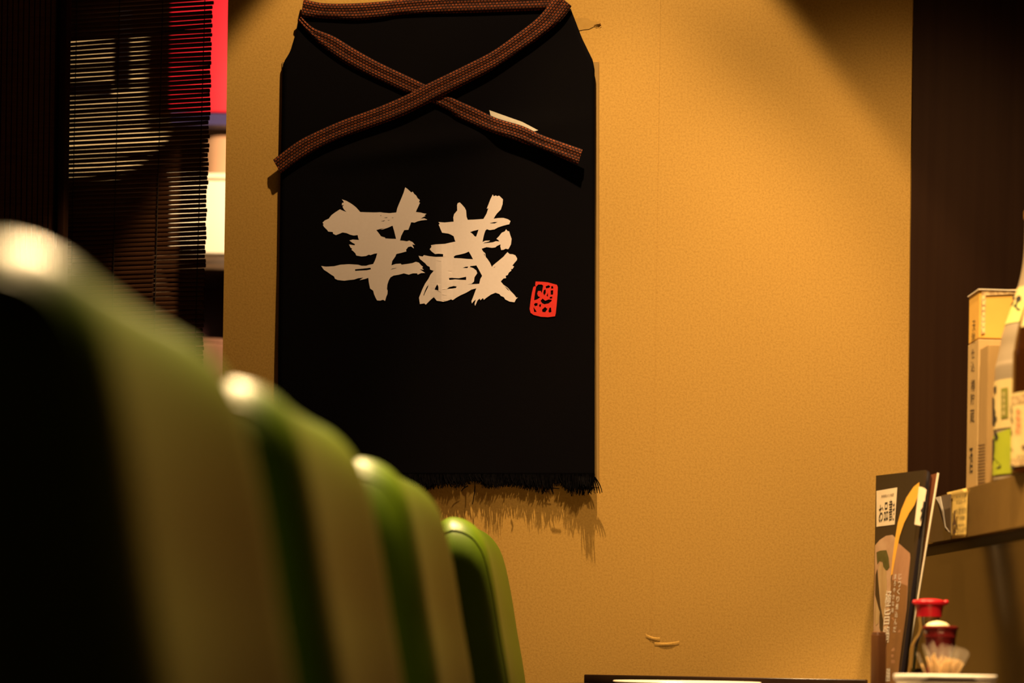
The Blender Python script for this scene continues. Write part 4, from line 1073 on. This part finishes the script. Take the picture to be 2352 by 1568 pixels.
# slatted dark screen at the far left
scn = thing('slatted_screen', tuple(P(60, 600, 3.36)), 'dark wooden screen of thin vertical slats at the left frame edge', 'screen')
x_l, x_r = P(-140, 300, 3.36).x, P(146, 300, 3.36).x
xx = x_l
while xx < x_r - 0.012:
    box('slat', (xx, 3.36 + rp.uniform(-0.0006, 0.0006), 1.3), (0.0062, 0.010, 2.58), M_reed, scn)
    xx += 0.0082
box('frame_post', (x_r, 3.362, 1.3), (0.011, 0.024, 2.6), M_darkwood, scn, None, 0.0015)
box('backing_board', ((x_l + x_r) / 2, 3.374, 1.3), (x_r - x_l, 0.004, 2.58), M_menublack, scn)

# ------------------------------------------------------------------ kitchen seen through the gap and the blind
KY = 4.40
def kb(px0, py0, px1_, py1, Y=KY):
    a, b = P(px0, py0, Y), P(px1_, py1, Y)
    return ((a.x + b.x) / 2, Y, (a.z + b.z) / 2), (abs(b.x - a.x), 0.03, abs(a.z - b.z))
c, s = kb(398, -260, 560, 262)
rb = thing('red_signboard', tuple(c), 'bright red board seen through the gap beside the blind', 'sign')
box('board', c, s, M_redboard, rb, None, 0.003)
c2, s2 = kb(398, 264, 560, 292); box('navy_strip', c2, (s2[0], 0.034, s2[2]), M_navy, rb)
c, s = kb(392, 400, 560, 590)
zf = c[2] - s[2] / 2
cab = thing('white_cabinet', (c[0], KY + 0.1, 0), 'white enamel cabinet lit in the kitchen behind the gap', 'cabinet')
box('cabinet_body', (c[0], KY + 0.1, c[2] - 0.004), (s[0], 0.22, s[2] - 0.016), M_fridge, cab, None, 0.004)
box('cabinet_top', (c[0], KY + 0.095, c[2] + s[2] / 2 - 0.006), (s[0] + 0.004, 0.235, 0.011), M_fridge, cab, None, 0.003)
c3, s3 = kb(380, 592, 560, 626)
shf = thing('kitchen_shelf', tuple(c3), 'dark wooden kitchen shelf under the white cabinet', 'shelf')
box('shelf_board', (c3[0], KY + 0.1, c3[2]), (s3[0], 0.26, s3[2]), M_shelf, shf, None, 0.002)
c4, s4 = kb(380, 628, 560, 1100)
box('back_panel', (c4[0], KY + 0.18, c4[2]), (s4[0], 0.03, s4[2]), M_dkmaroon, shf)
zlow = P(500, 930, KY).z
box('lower_board', (c4[0], KY + 0.06, zlow), (s4[0], 0.22, 0.02), M_shelf, shf, None, 0.002)
for sx in (-1, 1):
    box('side_panel', (c4[0] + sx * (s4[0] / 2 + 0.008), KY + 0.09, 0.82), (0.014, 0.25, 1.64 - 0.16), M_shelf, shf)
# kettle on the cabinet
kz = c[2] + s[2] / 2
kt = P(505, 395, KY)
ktl = thing('enamel_pot', (kt.x, KY + 0.09, kz), 'beige enamel pot standing on the white kitchen cabinet', 'pot')
hz = P(505, 294, KY).z - kz
lathe('pot_body', (kt.x, KY + 0.09, kz), [(0.050, 0.0005), (0.055, 0.004), (0.056, hz * 0.75), (0.052, hz * 0.9), (0.044, hz * 0.93)], M_salmon, ktl, 40)
lathe('lid', (kt.x, KY + 0.09, kz), [(0.046, hz * 0.935), (0.047, hz * 0.95), (0.030, hz * 0.985), (0.005, hz)], M_salmon, ktl, 40)
# glass jar on the lower board
gj = P(484, 880, KY - 0.02)
gl = thing('glass_jar', (gj.x, KY + 0.0, zlow + 0.0105), 'glass jar on the lower kitchen shelf behind the gap', 'jar')
zg = P(484, 782, KY).z - zlow - 0.0105
lathe('jar_glass', (gj.x, KY + 0.0, zlow + 0.0105), [(0.040, 0.0005), (0.043, 0.003), (0.043, zg * 0.86), (0.036, zg * 0.92)], M_jar, gl, 36)
lathe('jar_lid', (gj.x, KY + 0.0, zlow + 0.0105), [(0.037, zg * 0.925), (0.038, zg * 0.93), (0.038, zg), (0.03, zg + 0.001)], M_jar, gl, 36)
# cream board with a rounded lower corner, behind the blind
brd = [(140, 92), (278, 92), (278, 84), (300, 84), (395, 80), (395, 270), (388, 296), (372, 320), (345, 345), (310, 375), (268, 402), (245, 411), (140, 413)]
cbp = P(270, 260, 4.46)
cbd = thing('cream_board', tuple(cbp), 'cream board in the kitchen glimpsed through the reed blind', 'board')
prism('board', [P(x, y, 4.46) for x, y in brd], (0, 0.03, 0), M_creamboard, cbd)
c5, s5 = kb(172, 188, 256, 222, 4.45); box('name_plate', c5, (s5[0], 0.012, s5[2]), M_menublack, cbd)
c6, s6 = kb(277, 20, 298, 205, 4.45); box('hanging_rod', c6, (s6[0], 0.012, s6[2]), M_menublack, cbd)

bpy.context.view_layer.update()
